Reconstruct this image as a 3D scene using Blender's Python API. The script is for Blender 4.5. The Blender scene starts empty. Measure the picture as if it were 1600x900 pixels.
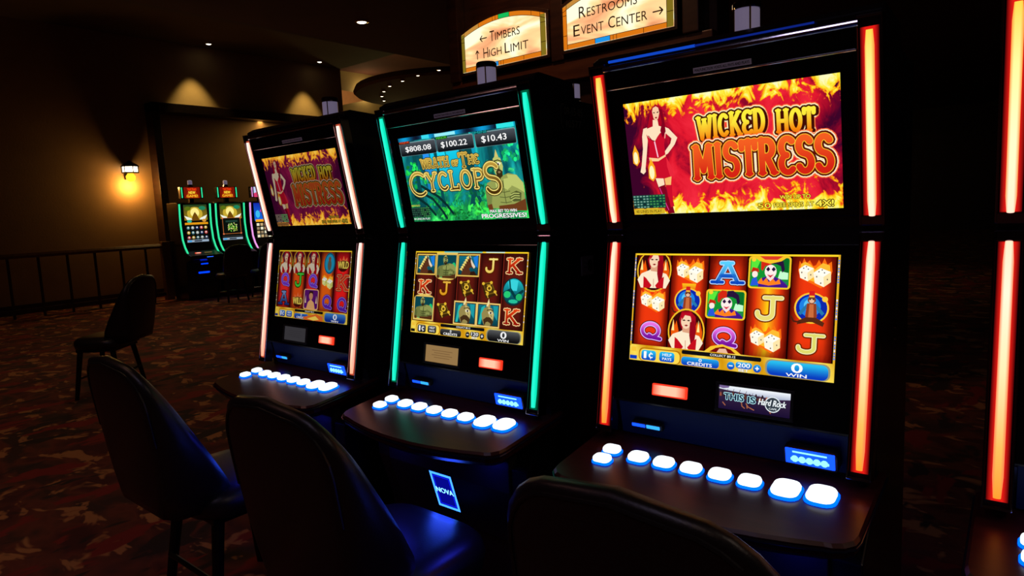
import bpy, bmesh, math, random
from mathutils import Vector, Matrix
from mathutils.geometry import tessellate_polygon
random.seed(7)
PI = math.pi
S = bpy.context.scene
COL = S.collection

# ------------------------------------------------------------------ camera
YAW, PITCH, ROLL, FPX = .6932, .1199, -.0455, 1041.0
CAMP = Vector((1.4402, -1.526, 1.436))
look = Vector((-math.sin(YAW)*math.cos(PITCH), math.cos(YAW)*math.cos(PITCH), -math.sin(PITCH)))
rgt = Vector((math.cos(YAW), math.sin(YAW), 0)); upv = rgt.cross(look)
R2 = rgt*math.cos(ROLL)+upv*math.sin(ROLL); U2 = upv*math.cos(ROLL)-rgt*math.sin(ROLL)
cd = bpy.data.cameras.new('camera'); cam = bpy.data.objects.new('camera', cd); COL.objects.link(cam)
m = Matrix((R2, U2, -look)).transposed().to_4x4(); m.translation = CAMP
cam.matrix_world = m
cd.sensor_width = 36; cd.lens = 36*FPX/1600; cd.clip_start = .02; cd.clip_end = 200
S.camera = cam

# ------------------------------------------------------------------ colour management, world
S.view_settings.view_transform = 'Standard'; S.view_settings.look = 'None'
S.view_settings.exposure = 0; S.view_settings.gamma = 1
S.view_settings.use_curve_mapping = False
w = bpy.data.worlds.new('casino_air'); S.world = w; w.use_nodes = True
w.node_tree.nodes['Background'].inputs[0].default_value = (1, .55, .35, 1)
w.node_tree.nodes['Background'].inputs[1].default_value = .0022
S.cycles.max_bounces = 5

def lamp(kind, loc, energy, color, size=.05, target=None, angle=60, blend=.4, name='lamp'):
    d = bpy.data.lights.new(name, kind); d.energy = energy; d.color = color
    d.shadow_soft_size = size
    if kind == 'SPOT':
        d.spot_size = math.radians(angle); d.spot_blend = blend
    o = bpy.data.objects.new(name, d); COL.objects.link(o); o.location = loc
    if target is not None:
        o.rotation_euler = (Vector(target)-Vector(loc)).to_track_quat('-Z', 'Y').to_euler()
    return o
WARM = (1, .62, .28); AMBER = (1, .45, .12)
# recessed ceiling cans: downward spots
CANS_HIGH = [(-11.93, 5.16, 4.95), (-11.93, 7.76, 4.95)]
for c in CANS_HIGH:
    lamp('SPOT', (c[0], c[1], c[2]-.03), 150, (1, .80, .28), .03, (c[0]-.08, c[1], 0), 62, .6, 'ceiling_can_light')
CANS_LOW = [(-6.51, 4.92, 4.2), (-2.05, 10.16, 4.2)]
CANS_UNSEEN = [(-8.2, 2.2, 4.2), (-4.6, 1.2, 4.2), (-2.6, -1.0, 4.2), (1.5, -3.4, 4.2), (-1.2, -3.6, 4.2)]  # out of view, no fixtures; added to light the carpet and aisle
nl_ = lamp('AREA', (-12.1, 6.6, 3.53), 16, (1, .66, .24), name='niche_fill_light'); nl_.data.shape = 'RECTANGLE'; nl_.data.size = .1; nl_.data.size_y = 4.2  # added strip light that brightens the niche wall; no fixture there
nl_.rotation_euler = Vector((-.15, 0, -1)).to_track_quat('-Z', 'Y').to_euler()
lamp('SPOT', (-1.7, 1.9, 4.16), 60, (1, .5, .25), .06, (-1.7, 3.2, 2.3), 100, .8, 'header_fill_spot')  # added out of view to lift the dark header wood
# unseen area lights added behind the viewer for glints on the chrome
def fill_light(loc, size, energy, color):
    l = lamp('AREA', loc, energy, color, name='aisle_fill_light'); l.data.size = size; return l
fill_light((.3, -3.2, 4.15), .7, 9, (.75, .62, 1)); fill_light((3.6, -1.2, 4.15), .7, 9, (1, .75, .6)); fill_light((-2.6, -2.6, 4.15), .6, 7, (1, .45, .4))
for i, c in enumerate(CANS_LOW+CANS_UNSEEN):
    lamp('SPOT', (c[0], c[1], c[2]-.04), [44, 30, 46, 38, 14, 30, 30][i], (1, .6, .3), .04, (c[0], c[1], 0), 95, .6, 'ceiling_can_light')

# ------------------------------------------------------------------ helpers
def lin(c):
    r = []
    for x in c[:3]:
        x = x/255.0
        r.append(x/12.92 if x <= .04045 else ((x+.055)/1.055)**2.4)
    return tuple(r)

def tag(o, label=None, cat=None, group=None, kind=None):
    if label: o['label'] = label
    if cat: o['category'] = cat
    if group: o['group'] = group
    if kind: o['kind'] = kind
    return o

def empty(name, loc=(0, 0, 0), rz=0, parent=None):
    o = bpy.data.objects.new(name, None); COL.objects.link(o)
    o.location = loc; o.rotation_euler = (0, 0, rz); o.empty_display_size = .1
    if parent: o.parent = parent
    return o

def copy_tree(o, parent=None):
    c = o.copy(); COL.objects.link(c)
    if parent: c.parent = parent
    for ch in list(o.children): copy_tree(ch, c)
    return c

class MB:
    """mesh builder: gathers shapes, links them as one mesh object"""
    def __init__(s): s.bm = bmesh.new(); s.mi = 0
    def face(s, vs):
        try:
            f = s.bm.faces.new(vs); f.material_index = s.mi; return f
        except ValueError: return None
    def prism(s, prof, x0, x1, bev=0, axis='x'):
        """profile of (a,b) extruded along an axis"""
        def P(a, b, t):
            return {'x': (t, a, b), 'y': (a, t, b), 'z': (a, b, t)}[axis]
        A = [s.bm.verts.new(P(a, b, x0)) for a, b in prof]; B = [s.bm.verts.new(P(a, b, x1)) for a, b in prof]
        n = len(prof); fs = []
        for i in range(n): fs.append(s.face([A[i], A[(i+1) % n], B[(i+1) % n], B[i]]))
        fs.append(s.face(A[::-1])); fs.append(s.face(B))
        fs = [f for f in fs if f]
        bmesh.ops.recalc_face_normals(s.bm, faces=fs)
        if bev:
            es = list({e for f in fs for e in f.edges})
            r = bmesh.ops.bevel(s.bm, geom=es, offset=bev, segments=2, affect='EDGES', profile=.6)
            for f in r['faces']: f.material_index = s.mi
        return s
    def box(s, c, d, bev=0, rot=None):
        """box of size d centred at c, rot = 3x3 whose columns are the box axes"""
        r = rot or Matrix.Identity(3); c = Vector(c); vs = []
        for sx in (-1, 1):
            for sy in (-1, 1):
                for sz in (-1, 1):
                    vs.append(s.bm.verts.new(c + r @ Vector((sx*d[0]/2, sy*d[1]/2, sz*d[2]/2))))
        q = [(0, 1, 3, 2), (4, 6, 7, 5), (0, 4, 5, 1), (2, 3, 7, 6), (0, 2, 6, 4), (1, 5, 7, 3)]
        fs = [f for f in (s.face([vs[i] for i in k]) for k in q) if f]
        bmesh.ops.recalc_face_normals(s.bm, faces=fs)
        if bev:
            es = list({e for f in fs for e in f.edges})
            r = bmesh.ops.bevel(s.bm, geom=es, offset=bev, segments=2, affect='EDGES', profile=.6)
            for f in r['faces']: f.material_index = s.mi
        return s
    def tube(s, pts, rad, n=10, caps=True):
        pts = [Vector(p) for p in pts]; rings = []
        rads = rad if isinstance(rad, (list, tuple)) else [rad]*len(pts)
        up = None
        for i, p in enumerate(pts):
            t = (pts[min(i+1, len(pts)-1)]-pts[max(i-1, 0)]).normalized()
            if up is None:
                up = Vector((0, 0, 1)) if abs(t.z) < .9 else Vector((1, 0, 0))
            a = t.cross(up).normalized(); b = a.cross(t).normalized(); up = b
            rings.append([s.bm.verts.new(p+(a*math.cos(2*PI*k/n)+b*math.sin(2*PI*k/n))*rads[i]) for k in range(n)])
        fs = []
        for A, B in zip(rings, rings[1:]):
            for k in range(n): fs.append(s.face([A[k], A[(k+1) % n], B[(k+1) % n], B[k]]))
        if caps: fs.append(s.face(rings[0][::-1])); fs.append(s.face(rings[-1]))
        bmesh.ops.recalc_face_normals(s.bm, faces=[f for f in fs if f])
        return s
    def lathe(s, prof, c=(0, 0, 0), n=20, rot=None):
        """profile of (radius, height) turned round local z"""
        r = rot or Matrix.Identity(3); c = Vector(c); rings = []
        for ra, h in prof:
            rings.append([s.bm.verts.new(c+r @ Vector((ra*math.cos(2*PI*k/n), ra*math.sin(2*PI*k/n), h))) for k in range(n)])
        fs = []
        for A, B in zip(rings, rings[1:]):
            for k in range(n): fs.append(s.face([A[k], A[(k+1) % n], B[(k+1) % n], B[k]]))
        fs.append(s.face(rings[0][::-1])); fs.append(s.face(rings[-1]))
        bmesh.ops.recalc_face_normals(s.bm, faces=[f for f in fs if f])
        return s
    def loops(s, ls):
        """skin a list of equal-length vertex loops and cap both ends"""
        rings = [[s.bm.verts.new(p) for p in l] for l in ls]; n = len(rings[0]); fs = []
        for A, B in zip(rings, rings[1:]):
            for k in range(n): fs.append(s.face([A[k], A[(k+1) % n], B[(k+1) % n], B[k]]))
        fs.append(s.face(rings[0][::-1])); fs.append(s.face(rings[-1]))
        bmesh.ops.recalc_face_normals(s.bm, faces=[f for f in fs if f])
        return s
    def build(s, name, mats, parent=None, smooth=False, loc=None):
        me = bpy.data.meshes.new(name); s.bm.to_mesh(me); s.bm.free()
        for q in (mats if isinstance(mats, (list, tuple)) else [mats]): me.materials.append(q)
        if smooth:
            me.polygons.foreach_set('use_smooth', [True]*len(me.polygons))
        o = bpy.data.objects.new(name, me); COL.objects.link(o)
        if parent: o.parent = parent
        if loc: o.location = loc
        return o

# ------------------------------------------------------------------ materials
def mat(name, col, rough=.5, metal=0, noise=0, nscale=8, bump=0, bscale=60, coat=0, emit=None, es=0, spec=.5):
    M = bpy.data.materials.new(name); M.use_nodes = True
    nt = M.node_tree; b = nt.nodes['Principled BSDF']
    b.inputs['Base Color'].default_value = (*col, 1); b.inputs['Roughness'].default_value = rough
    b.inputs['Metallic'].default_value = metal; b.inputs['Coat Weight'].default_value = coat
    b.inputs['Specular IOR Level'].default_value = spec
    if emit:
        b.inputs['Emission Color'].default_value = (*emit, 1); b.inputs['Emission Strength'].default_value = es
    tc = nt.nodes.new('ShaderNodeTexCoord')
    if noise:
        n = nt.nodes.new('ShaderNodeTexNoise'); n.inputs['Scale'].default_value = nscale; n.inputs['Detail'].default_value = 5
        nt.links.new(tc.outputs['Object'], n.inputs['Vector'])
        r = nt.nodes.new('ShaderNodeValToRGB')
        r.color_ramp.elements[0].position = .3; r.color_ramp.elements[1].position = .7
        r.color_ramp.elements[0].color = (*[c*(1-noise) for c in col], 1); r.color_ramp.elements[1].color = (*[min(1, c*(1+noise)) for c in col], 1)
        nt.links.new(n.outputs['Fac'], r.inputs['Fac']); nt.links.new(r.outputs['Color'], b.inputs['Base Color'])
    if bump:
        n = nt.nodes.new('ShaderNodeTexNoise'); n.inputs['Scale'].default_value = bscale; n.inputs['Detail'].default_value = 4
        nt.links.new(tc.outputs['Object'], n.inputs['Vector'])
        k = nt.nodes.new('ShaderNodeBump'); k.inputs['Strength'].default_value = bump; k.inputs['Distance'].default_value = .01
        nt.links.new(n.outputs['Fac'], k.inputs['Height']); nt.links.new(k.outputs['Normal'], b.inputs['Normal'])
    return M

def glow(name, col, st):
    M = bpy.data.materials.new(name); M.use_nodes = True; nt = M.node_tree
    nt.nodes.remove(nt.nodes['Principled BSDF'])
    e = nt.nodes.new('ShaderNodeEmission'); e.inputs[0].default_value = (*col, 1); e.inputs[1].default_value = st
    nt.links.new(e.outputs[0], nt.nodes['Material Output'].inputs[0]); return M

def glow_grad(name, stops, st):
    """light tube whose colour runs along its own length (Generated z)"""
    M = glow(name, (1, 1, 1), st); nt = M.node_tree
    e = [n for n in nt.nodes if n.type == 'EMISSION'][0]
    tc = nt.nodes.new('ShaderNodeTexCoord'); sx = nt.nodes.new('ShaderNodeSeparateXYZ'); r = nt.nodes.new('ShaderNodeValToRGB')
    nt.links.new(tc.outputs['Generated'], sx.inputs[0]); nt.links.new(sx.outputs['Z'], r.inputs['Fac'])
    els = r.color_ramp.elements
    els[0].position = stops[0][0]; els[0].color = (*stops[0][1], 1)
    els[1].position = stops[-1][0]; els[1].color = (*stops[-1][1], 1)
    for p, c in stops[1:-1]:
        q = els.new(p); q.color = (*c, 1)
    nt.links.new(r.outputs['Color'], e.inputs['Color']); return M

def tube_mat(name, stops, flank, st):
    M = glow_grad(name, stops, st); nt = M.node_tree
    e = [n for n in nt.nodes if n.type == 'EMISSION'][0]; r = [n for n in nt.nodes if n.type == 'VALTORGB'][0]; sx = [n for n in nt.nodes if n.type == 'SEPXYZ'][0]
    a = nt.nodes.new('ShaderNodeMath'); a.operation = 'SUBTRACT'; a.inputs[1].default_value = .5; nt.links.new(sx.outputs['X'], a.inputs[0])
    b = nt.nodes.new('ShaderNodeMath'); b.operation = 'ABSOLUTE'; nt.links.new(a.outputs[0], b.inputs[0])
    c = nt.nodes.new('ShaderNodeMapRange'); c.inputs[1].default_value = .22; c.inputs[2].default_value = .5; nt.links.new(b.outputs[0], c.inputs[0])
    mx = nt.nodes.new('ShaderNodeMix'); mx.data_type = 'RGBA'; nt.links.new(c.outputs[0], mx.inputs[0]); nt.links.new(r.outputs['Color'], mx.inputs[6]); mx.inputs[7].default_value = (*flank, 1)
    nt.links.new(mx.outputs[2], e.inputs['Color']); return M

def wood(name, c0, c1, rough=.35, scale=3, coat=0, axis=(1, 8, 8)):
    M = mat(name, c0, rough, coat=coat); nt = M.node_tree; b = nt.nodes['Principled BSDF']
    tc = [n for n in nt.nodes if n.type == 'TEX_COORD'][0]
    mp = nt.nodes.new('ShaderNodeMapping'); mp.inputs['Scale'].default_value = axis
    n = nt.nodes.new('ShaderNodeTexNoise'); n.inputs['Scale'].default_value = scale; n.inputs['Detail'].default_value = 8; n.inputs['Distortion'].default_value = .6
    r = nt.nodes.new('ShaderNodeValToRGB'); r.color_ramp.elements[0].color = (*c0, 1); r.color_ramp.elements[1].color = (*c1, 1)
    r.color_ramp.elements[0].position = .35; r.color_ramp.elements[1].position = .7
    nt.links.new(tc.outputs['Object'], mp.inputs[0]); nt.links.new(mp.outputs[0], n.inputs['Vector'])
    nt.links.new(n.outputs['Fac'], r.inputs['Fac']); nt.links.new(r.outputs['Color'], b.inputs['Base Color']); return M

BLACK = mat('black_gloss_paint', (.006, .006, .008), .22, noise=.3, nscale=20)
BEZEL = mat('black_bezel_glass', (.003, .003, .004), .12, spec=.35)
SATIN = mat('black_satin_plastic', (.008, .008, .010), .45, bump=.05)
CHROME = mat('chrome_trim', (.55, .55, .6), .12, 1)
DARKCHROME = mat('smoked_chrome', (.24, .21, .30), .12, 1)
CHANNEL = mat('smoked_acrylic', (.012, .008, .016), .15)
DECK = wood('maroon_laminate', (.036, .005, .007), (.062, .010, .011), .30, 5, .0)
RECESS = mat('blue_black_panel', (.003, .014, .075), .5, bump=.04, spec=.15)
VINYL = mat('black_vinyl', (.011, .008, .009), .36, bump=.06, bscale=180)
LEGM = mat('dark_leg_metal', (.012, .010, .010), .35, .6)
LENS = mat('frosted_lens', (.66, .60, .72), .35, emit=(.55, .46, .75), es=.17)  # lamp is off; faint emission stands in for room light on the lens
BRASS = mat('brass_rod', (.75, .5, .15), .2, 1)
LABELM = mat('silver_label', (.85, .85, .95), .5)
WHITELABEL = mat('white_sticker', (.5, .5, .6), .5)
INK = mat('black_ink', (.01, .01, .012), .6)
GREYINK = mat('grey_ink', (.10, .10, .10), .6)
CAPM = glow('button_cap_light', (.86, .94, 1), 1.5)
RINGM = glow('button_ring_light', (.0, .09, 1), 2.6)
BLUELED = glow('blue_led', (.004, .045, 1), 3.0)
BLUEHOT = glow('blue_led_bright', (.16, .50, 1), 2.6)
REDHOT = tube_mat('red_led_panel', [(0, (1, .36, .24)), (1, (1, .36, .24))], (1, .07, .03), 1.7)
REDEDGE = glow('red_led_edge', (1, .04, .015), 1.1)
WHITELED = glow('white_light', (1, .9, .7), 6)

# ------------------------------------------------------------------ flat artwork for displays and signs
TXT = {}
def text_mesh(body, off=0.0, shear=0.0):
    k = (body, off, shear)
    if k in TXT: return TXT[k]
    c = bpy.data.curves.new('t', 'FONT'); c.body = body; c.size = 1; c.offset = off; c.shear = shear
    c.resolution_u = 3; c.fill_mode = 'BOTH'
    o = bpy.data.objects.new('t', c); COL.objects.link(o)
    bpy.context.view_layer.update()
    ev = o.evaluated_get(bpy.context.evaluated_depsgraph_get()); me = ev.to_mesh()
    V = [(v.co.x, v.co.y) for v in me.vertices]; F = [tuple(p.vertices) for p in me.polygons]
    ev.to_mesh_clear(); bpy.data.objects.remove(o); bpy.data.curves.remove(c)
    TXT[k] = (V, F); return TXT[k]

def arc(cx, cy, rx, ry, a0, a1, n=10):
    return [(cx+rx*math.cos(math.radians(a0+(a1-a0)*i/n)), cy+ry*math.sin(math.radians(a0+(a1-a0)*i/n))) for i in range(n+1)]
def ell(cx, cy, rx, ry, n=28): return arc(cx, cy, rx, ry, 0, 360, n)[:-1]
def rrect(x0, y0, x1, y1, r, n=4):
    return (arc(x1-r, y1-r, r, r, 0, 90, n)+arc(x0+r, y1-r, r, r, 90, 180, n)+arc(x0+r, y0+r, r, r, 180, 270, n)+arc(x1-r, y0+r, r, r, 270, 360, n))

# slab letters: (width, strokes, serif spots (x, y))
GL = {
 'W': (1.25, [[(0.05, 1), (.32, 0)], [(.32, 0), (.62, .85)], [(.62, .85), (.93, 0)], [(.93, 0), (1.2, 1)]], [(.05, 1), (1.2, 1), (.62, .9)]),
 'I': (.42, [[(.21, 0), (.21, 1)]], [(.21, 0), (.21, 1)]),
 'C': (.9, [arc(.47, .5, .40, .46, 48, 312, 14)], []),
 'K': (.95, [[(.15, 0), (.15, 1)], [(.2, .45), (.8, 1)], [(.34, .6), (.85, 0)]], [(.15, 0), (.15, 1), (.82, 1), (.86, 0)]),
 'E': (.85, [arc(.5, .73, .36, .25, 40, 262, 10), arc(.5, .25, .38, .26, 98, 320, 10)], []),
 'D': (.95, [[(.16, 0), (.16, 1)], [(.16, .98), (.4, .98)]+arc(.42, .5, .42, .48, 90, -90, 12)+[(.16, .02)]], [(.1, 1), (.1, 0)]),
 'H': (1.0, [[(.16, 0), (.16, 1)], [(.84, 0), (.84, 1)], [(.16, .5), (.84, .5)]], [(.16, 0), (.16, 1), (.84, 0), (.84, 1)]),
 'O': (1.0, [arc(.5, .5, .40, .47, 0, 360, 20)], []),
 'T': (.95, [[(.475, 0), (.475, 1)], [(.05, .96), (.9, .96)], [(.07, .98), (.07, .78)], [(.88, .98), (.88, .78)]], [(.475, 0)]),
 'M': (1.25, [[(.15, 0), (.2, 1)], [(.2, 1), (.62, .22)], [(.62, .22), (1.05, 1)], [(1.05, 1), (1.1, 0)]], [(.15, 0), (1.1, 0), (.16, 1), (1.09, 1)]),
 'S': (.9, [arc(.46, .75, .34, .23, 30, 265, 12)+arc(.46, .26, .36, .25, 85, -155, 12)], []),
 'R': (1.0, [[(.16, 0), (.16, 1)], [(.16, .97), (.45, .97)]+arc(.47, .73, .34, .24, 90, -90, 10)+[(.16, .49)], [(.45, .5), (.86, 0)]], [(.16, 0), (.1, 1), (.88, 0)]),
 'A': (1.0, [[(.12, 0), (.48, 1)], [(.52, 1), (.88, 0)], [(.26, .34), (.74, .34)]], [(.12, 0), (.88, 0), (.46, 1)]),
 'J': (.8, [[(.56, 1), (.56, .3)]+arc(.34, .26, .22, .24, 0, -190, 10)], [(.56, 1)]),
 'Q': (1.0, [arc(.5, .54, .37, .42, 0, 360, 20), [(.45, .26), (.62, .12), (.95, .06)]], []),
 'Y': (.95, [[(.1, 1), (.48, .5)], [(.86, 1), (.48, .5)], [(.48, .5), (.48, 0)]], [(.1, 1), (.86, 1), (.48, 0)]),
 'L': (.8, [[(.16, 1), (.16, .03), (.72, .03)], [(.72, 0), (.72, .2)]], [(.16, 1), (.1, 0)]),
 'P': (.9, [[(.16, 0), (.16, 1)], [(.16, .97), (.45, .97)]+arc(.46, .71, .34, .26, 90, -90, 10)+[(.16, .45)]], [(.16, 0), (.1, 1)]),
 'F': (.8, [[(.16, 0), (.16, 1)], [(.16, .97), (.72, .97)], [(.16, .52), (.58, .52)]], [(.16, 0), (.1, 1)]),
 ' ': (.5, [], []),
}

class Art:
    """flat artwork in 16 x 9 units: layered polygons with their own colours"""
    DL = .000012
    def __init__(s, w=16, h=9, gain=1.0, tint=None):
        s.V = []; s.F = []; s.C = []; s.MI = []; s.UV = []; s.L = 0; s.w = w; s.h = h; s.gain = gain; s.clip = True
    def _col(s, c, u, v):
        if callable(c): c = c(u, v)
        l = lin(c); return tuple(x*s.gain for x in l)
    def add(s, V2, F, c, slot=0):
        b = len(s.V); cl = []
        for u, v in V2:
            if s.clip: u = min(max(u, 0), s.w); v = min(max(v, 0), s.h)
            s.V.append((u, v, s.L)); cl.append(s._col(c, u, v))
        for f in F:
            s.F.append([b+i for i in f]); s.C.append([cl[i] for i in f]); s.MI.append(slot)
    def poly(s, pts, c, up=True, slot=0):
        if up: s.L += 1
        t = tessellate_polygon([[Vector((p[0], p[1], 0)) for p in pts]])
        s.add(pts, t, c, slot); return s
    def rect(s, x0, y0, x1, y1, c, up=True, slot=0, nx=1, ny=1):
        if up: s.L += 1
        V = []; F = []
        for j in range(ny+1):
            for i in range(nx+1): V.append((x0+(x1-x0)*i/nx, y0+(y1-y0)*j/ny))
        for j in range(ny):
            for i in range(nx):
                a = j*(nx+1)+i; F.append((a, a+1, a+nx+2, a+nx+1))
        s.add(V, F, c, slot); return s
    def stroke(s, pts, t, c, up=True, caps=True):
        if up: s.L += 1
        for (x0, y0), (x1, y1) in zip(pts, pts[1:]):
            d = math.hypot(x1-x0, y1-y0)
            if d < 1e-6: continue
            nx, ny = -(y1-y0)/d*t/2, (x1-x0)/d*t/2
            s.add([(x0+nx, y0+ny), (x0-nx, y0-ny), (x1-nx, y1-ny), (x1+nx, y1+ny)], [(0, 1, 2, 3)], c)
        for i, p in enumerate(pts):
            if not caps and i in (0, len(pts)-1): continue
            e = ell(p[0], p[1], t/2, t/2, 10); s.add(e, [tuple(range(10))], c)
        return s
    def text(s, body, box, c, bold=0, outline=None, oc=(0, 0, 0), shear=0):
        V, F = text_mesh(body, 0, shear)
        x0 = min(p[0] for p in V); x1 = max(p[0] for p in V); y0 = min(p[1] for p in V); y1 = max(p[1] for p in V)
        b = bold*(box[3]-box[1])*1.1
        bx = (box[0]+b, box[1]+b*.5, box[2]-b, box[3]-b*.5)
        m = lambda p, dx=0, dy=0: (bx[0]+(p[0]-x0)/(x1-x0)*(bx[2]-bx[0])+dx, bx[1]+(p[1]-y0)/(y1-y0)*(bx[3]-bx[1])+dy)
        if outline:
            s.L += 1; r = b+outline*(box[3]-box[1])*1.1
            for k in range(8): s.add([m(p, r*math.cos(k*PI/4), r*math.sin(k*PI/4)) for p in V], F, oc)
        s.L += 1
        for dx, dy in (((0, 0),) if not b else ((0, 0), (b, 0), (-b, 0), (0, b*.5), (0, -b*.5))): s.add([m(p, dx, dy) for p in V], F, c)
        return s
    def slab(s, body, box, c, t=.16, passes=(), gap=.10, serif=.34, st=.8, warp=None, shadow=None):
        """slab-serif lettering; passes = [(extra thickness, colour)] drawn underneath"""
        tot = sum(GL[ch][0] for ch in body)+gap*(len(body)-1)
        X, Y, X1, Y1 = box; kx = (X1-X)/tot; ky = (Y1-Y)
        def draw(extra, col, dx=0, dy=0):
            s.L += 1; x = 0
            for ch in body:
                wd, st_, se = GL[ch]
                def mp(p):
                    u = X+(x+p[0])*kx+dx; v = Y+p[1]*ky+dy
                    return (u, v+(warp(u) if warp else 0))
                T = t*ky
                for pl in st_: s.stroke([mp(p) for p in pl], T+extra, col, up=False)
                for q in se:
                    a = mp((q[0]-serif/2, q[1])); b = mp((q[0]+serif/2, q[1]))
                    s.stroke([a, b], T*st+extra, col, up=False)
                x += wd+gap
        for e, col in passes: draw(e, col)
        if shadow: draw(shadow[2], shadow[3], shadow[0], shadow[1])
        draw(0, c); return s
    def build(s, name, mats, O, ex, ey, en, scale, parent, thick=True):
        O = Vector(O); ex = Vector(ex); ey = Vector(ey); en = Vector(en)
        me = bpy.data.meshes.new(name)
        co = [O+ex*((u-s.w/2)*scale)+ey*((v-s.h/2)*scale)+en*(.0012+L*s.DL) for u, v, L in s.V]
        F = list(s.F); nF = len(F)
        if thick:   # a shallow panel body behind the picture
            b = len(co); hw, hh = s.w/2*scale+.001, s.h/2*scale+.001
            for z in (.0006, -.012):
                for sx, sy in ((-1, -1), (1, -1), (1, 1), (-1, 1)): co.append(O+ex*sx*hw+ey*sy*hh+en*z)
            F += [[b, b+1, b+2, b+3], [b+7, b+6, b+5, b+4]]+[[b+i, b+4+i, b+4+(i+1) % 4, b+(i+1) % 4] for i in range(4)]
        me.from_pydata([tuple(p) for p in co], [], F)
        for q in mats: me.materials.append(q)
        ca = me.color_attributes.new('Col', 'FLOAT_COLOR', 'CORNER'); uv = me.uv_layers.new(name='UVMap')
        k = 0; flat = []; uvs = []
        for i, f in enumerate(F):
            for j, vi in enumerate(f):
                flat += [*(s.C[i][j] if i < nF else (0, 0, 0)), 1.0]
                if i < nF: uvs += [s.V[vi][0]/16, s.V[vi][1]/16]
                else: uvs += [0, 0]
        ca.data.foreach_set('color', flat); uv.data.foreach_set('uv', uvs)
        me.polygons.foreach_set('material_index', (s.MI+[len(mats)-1]*(len(F)-nF)))
        o = bpy.data.objects.new(name, me); COL.objects.link(o)
        if parent: o.parent = parent
        return o

ARTM = glow('display_pixels', (1, 1, 1), 1.0)
_nt = ARTM.node_tree; _a = _nt.nodes.new('ShaderNodeAttribute'); _a.attribute_name = 'Col'
_nt.links.new(_a.outputs['Color'], [n for n in _nt.nodes if n.type == 'EMISSION'][0].inputs['Color'])
PRINT = mat('printed_ink', (1, 1, 1), .5)
_nt = PRINT.node_tree; _a = _nt.nodes.new('ShaderNodeAttribute'); _a.attribute_name = 'Col'
_nt.links.new(_a.outputs['Color'], _nt.nodes['Principled BSDF'].inputs['Base Color'])

class NG:
    """tiny node-graph helper"""
    def __init__(s, M): s.nt = M.node_tree
    def n(s, t, **kw):
        q = s.nt.nodes.new(t)
        for k, v in kw.items(): setattr(q, k, v)
        return q
    def lk(s, a, b): s.nt.links.new(a, b)
    def math(s, op, a, b=None, c=None, clamp=False):
        q = s.n('ShaderNodeMath', operation=op); q.use_clamp = clamp
        for i, x in enumerate((a, b, c)):
            if x is None: continue
            if isinstance(x, (int, float)): q.inputs[i].default_value = x
            else: s.lk(x, q.inputs[i])
        return q.outputs[0]
    def ramp(s, fac, stops):
        r = s.n('ShaderNodeValToRGB'); els = r.color_ramp.elements
        els[0].position = stops[0][0]; els[0].color = (*lin(stops[0][1]), 1)
        els[1].position = stops[-1][0]; els[1].color = (*lin(stops[-1][1]), 1)
        for p, c in stops[1:-1]:
            q = els.new(p); q.color = (*lin(c), 1)
        s.lk(fac, r.inputs['Fac']); return r.outputs['Color']
    def noise(s, vec, scale, detail=4, dist=0, rough=.5):
        q = s.n('ShaderNodeTexNoise'); q.inputs['Scale'].default_value = scale; q.inputs['Detail'].default_value = detail
        q.inputs['Distortion'].default_value = dist; q.inputs['Roughness'].default_value = rough
        s.lk(vec, q.inputs['Vector']); return q.outputs['Fac']

def flame_mat(name, st, palette, bgpal):
    M = glow(name, (1, 1, 1), st); g = NG(M)
    uv = g.n('ShaderNodeUVMap'); sx = g.n('ShaderNodeSeparateXYZ'); g.lk(uv.outputs[0], sx.inputs[0])
    mp = g.n('ShaderNodeMapping'); mp.inputs['Scale'].default_value = (16, 11, 1); g.lk(uv.outputs[0], mp.inputs[0])
    V = mp.outputs[0]
    bgn = g.noise(V, .32, 5, .8, .6)
    sx0 = g.n('ShaderNodeSeparateXYZ'); g.lk(uv.outputs[0], sx0.inputs[0])
    side = g.math('POWER', g.math('ABSOLUTE', g.math('MULTIPLY_ADD', sx0.outputs['X'], 2.0, -1.06)), 5.0)
    bg = g.ramp(g.math('SUBTRACT', bgn, g.math('MULTIPLY', side, .28)), bgpal)
    v9 = g.math('MULTIPLY', sx.outputs['Y'], 16)
    top = g.math('SUBTRACT', 9, v9)
    u16 = g.math('MULTIPLY', sx.outputs['X'], 16)
    e = g.math('MINIMUM', g.math('MULTIPLY', top, 1.15), v9)
    fall = g.math('MULTIPLY_ADD', e, -.30, .40)
    big = g.noise(V, .42, 2, 1.0, .5)
    lick = g.noise(V, .78, 4, 2.2, .58)
    h = g.math('ADD', g.math('MULTIPLY_ADD', big, .9, -.45), fall)
    h = g.math('ADD', h, g.math('MULTIPLY_ADD', lick, 2.2, -1.1))
    col = g.ramp(h, palette)
    mix = g.n('ShaderNodeMix', data_type='RGBA')
    f = g.math('MULTIPLY_ADD', h, 9.0, -.35, clamp=True)
    g.lk(f, mix.inputs[0]); g.lk(bg, mix.inputs[6]); g.lk(col, mix.inputs[7])
    g.lk(mix.outputs[2], [n for n in M.node_tree.nodes if n.type == 'EMISSION'][0].inputs['Color'])
    return M
FLAME = flame_mat('flame_picture', 1.0,
    [(0, (226, 40, 20)), (.10, (250, 95, 10)), (.22, (255, 190, 20)), (.42, (255, 240, 60)), (.7, (255, 252, 190))],
    [(.26, (60, 4, 40)), (.36, (150, 8, 40)), (.46, (226, 24, 46)), (.66, (250, 46, 66))])
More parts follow.
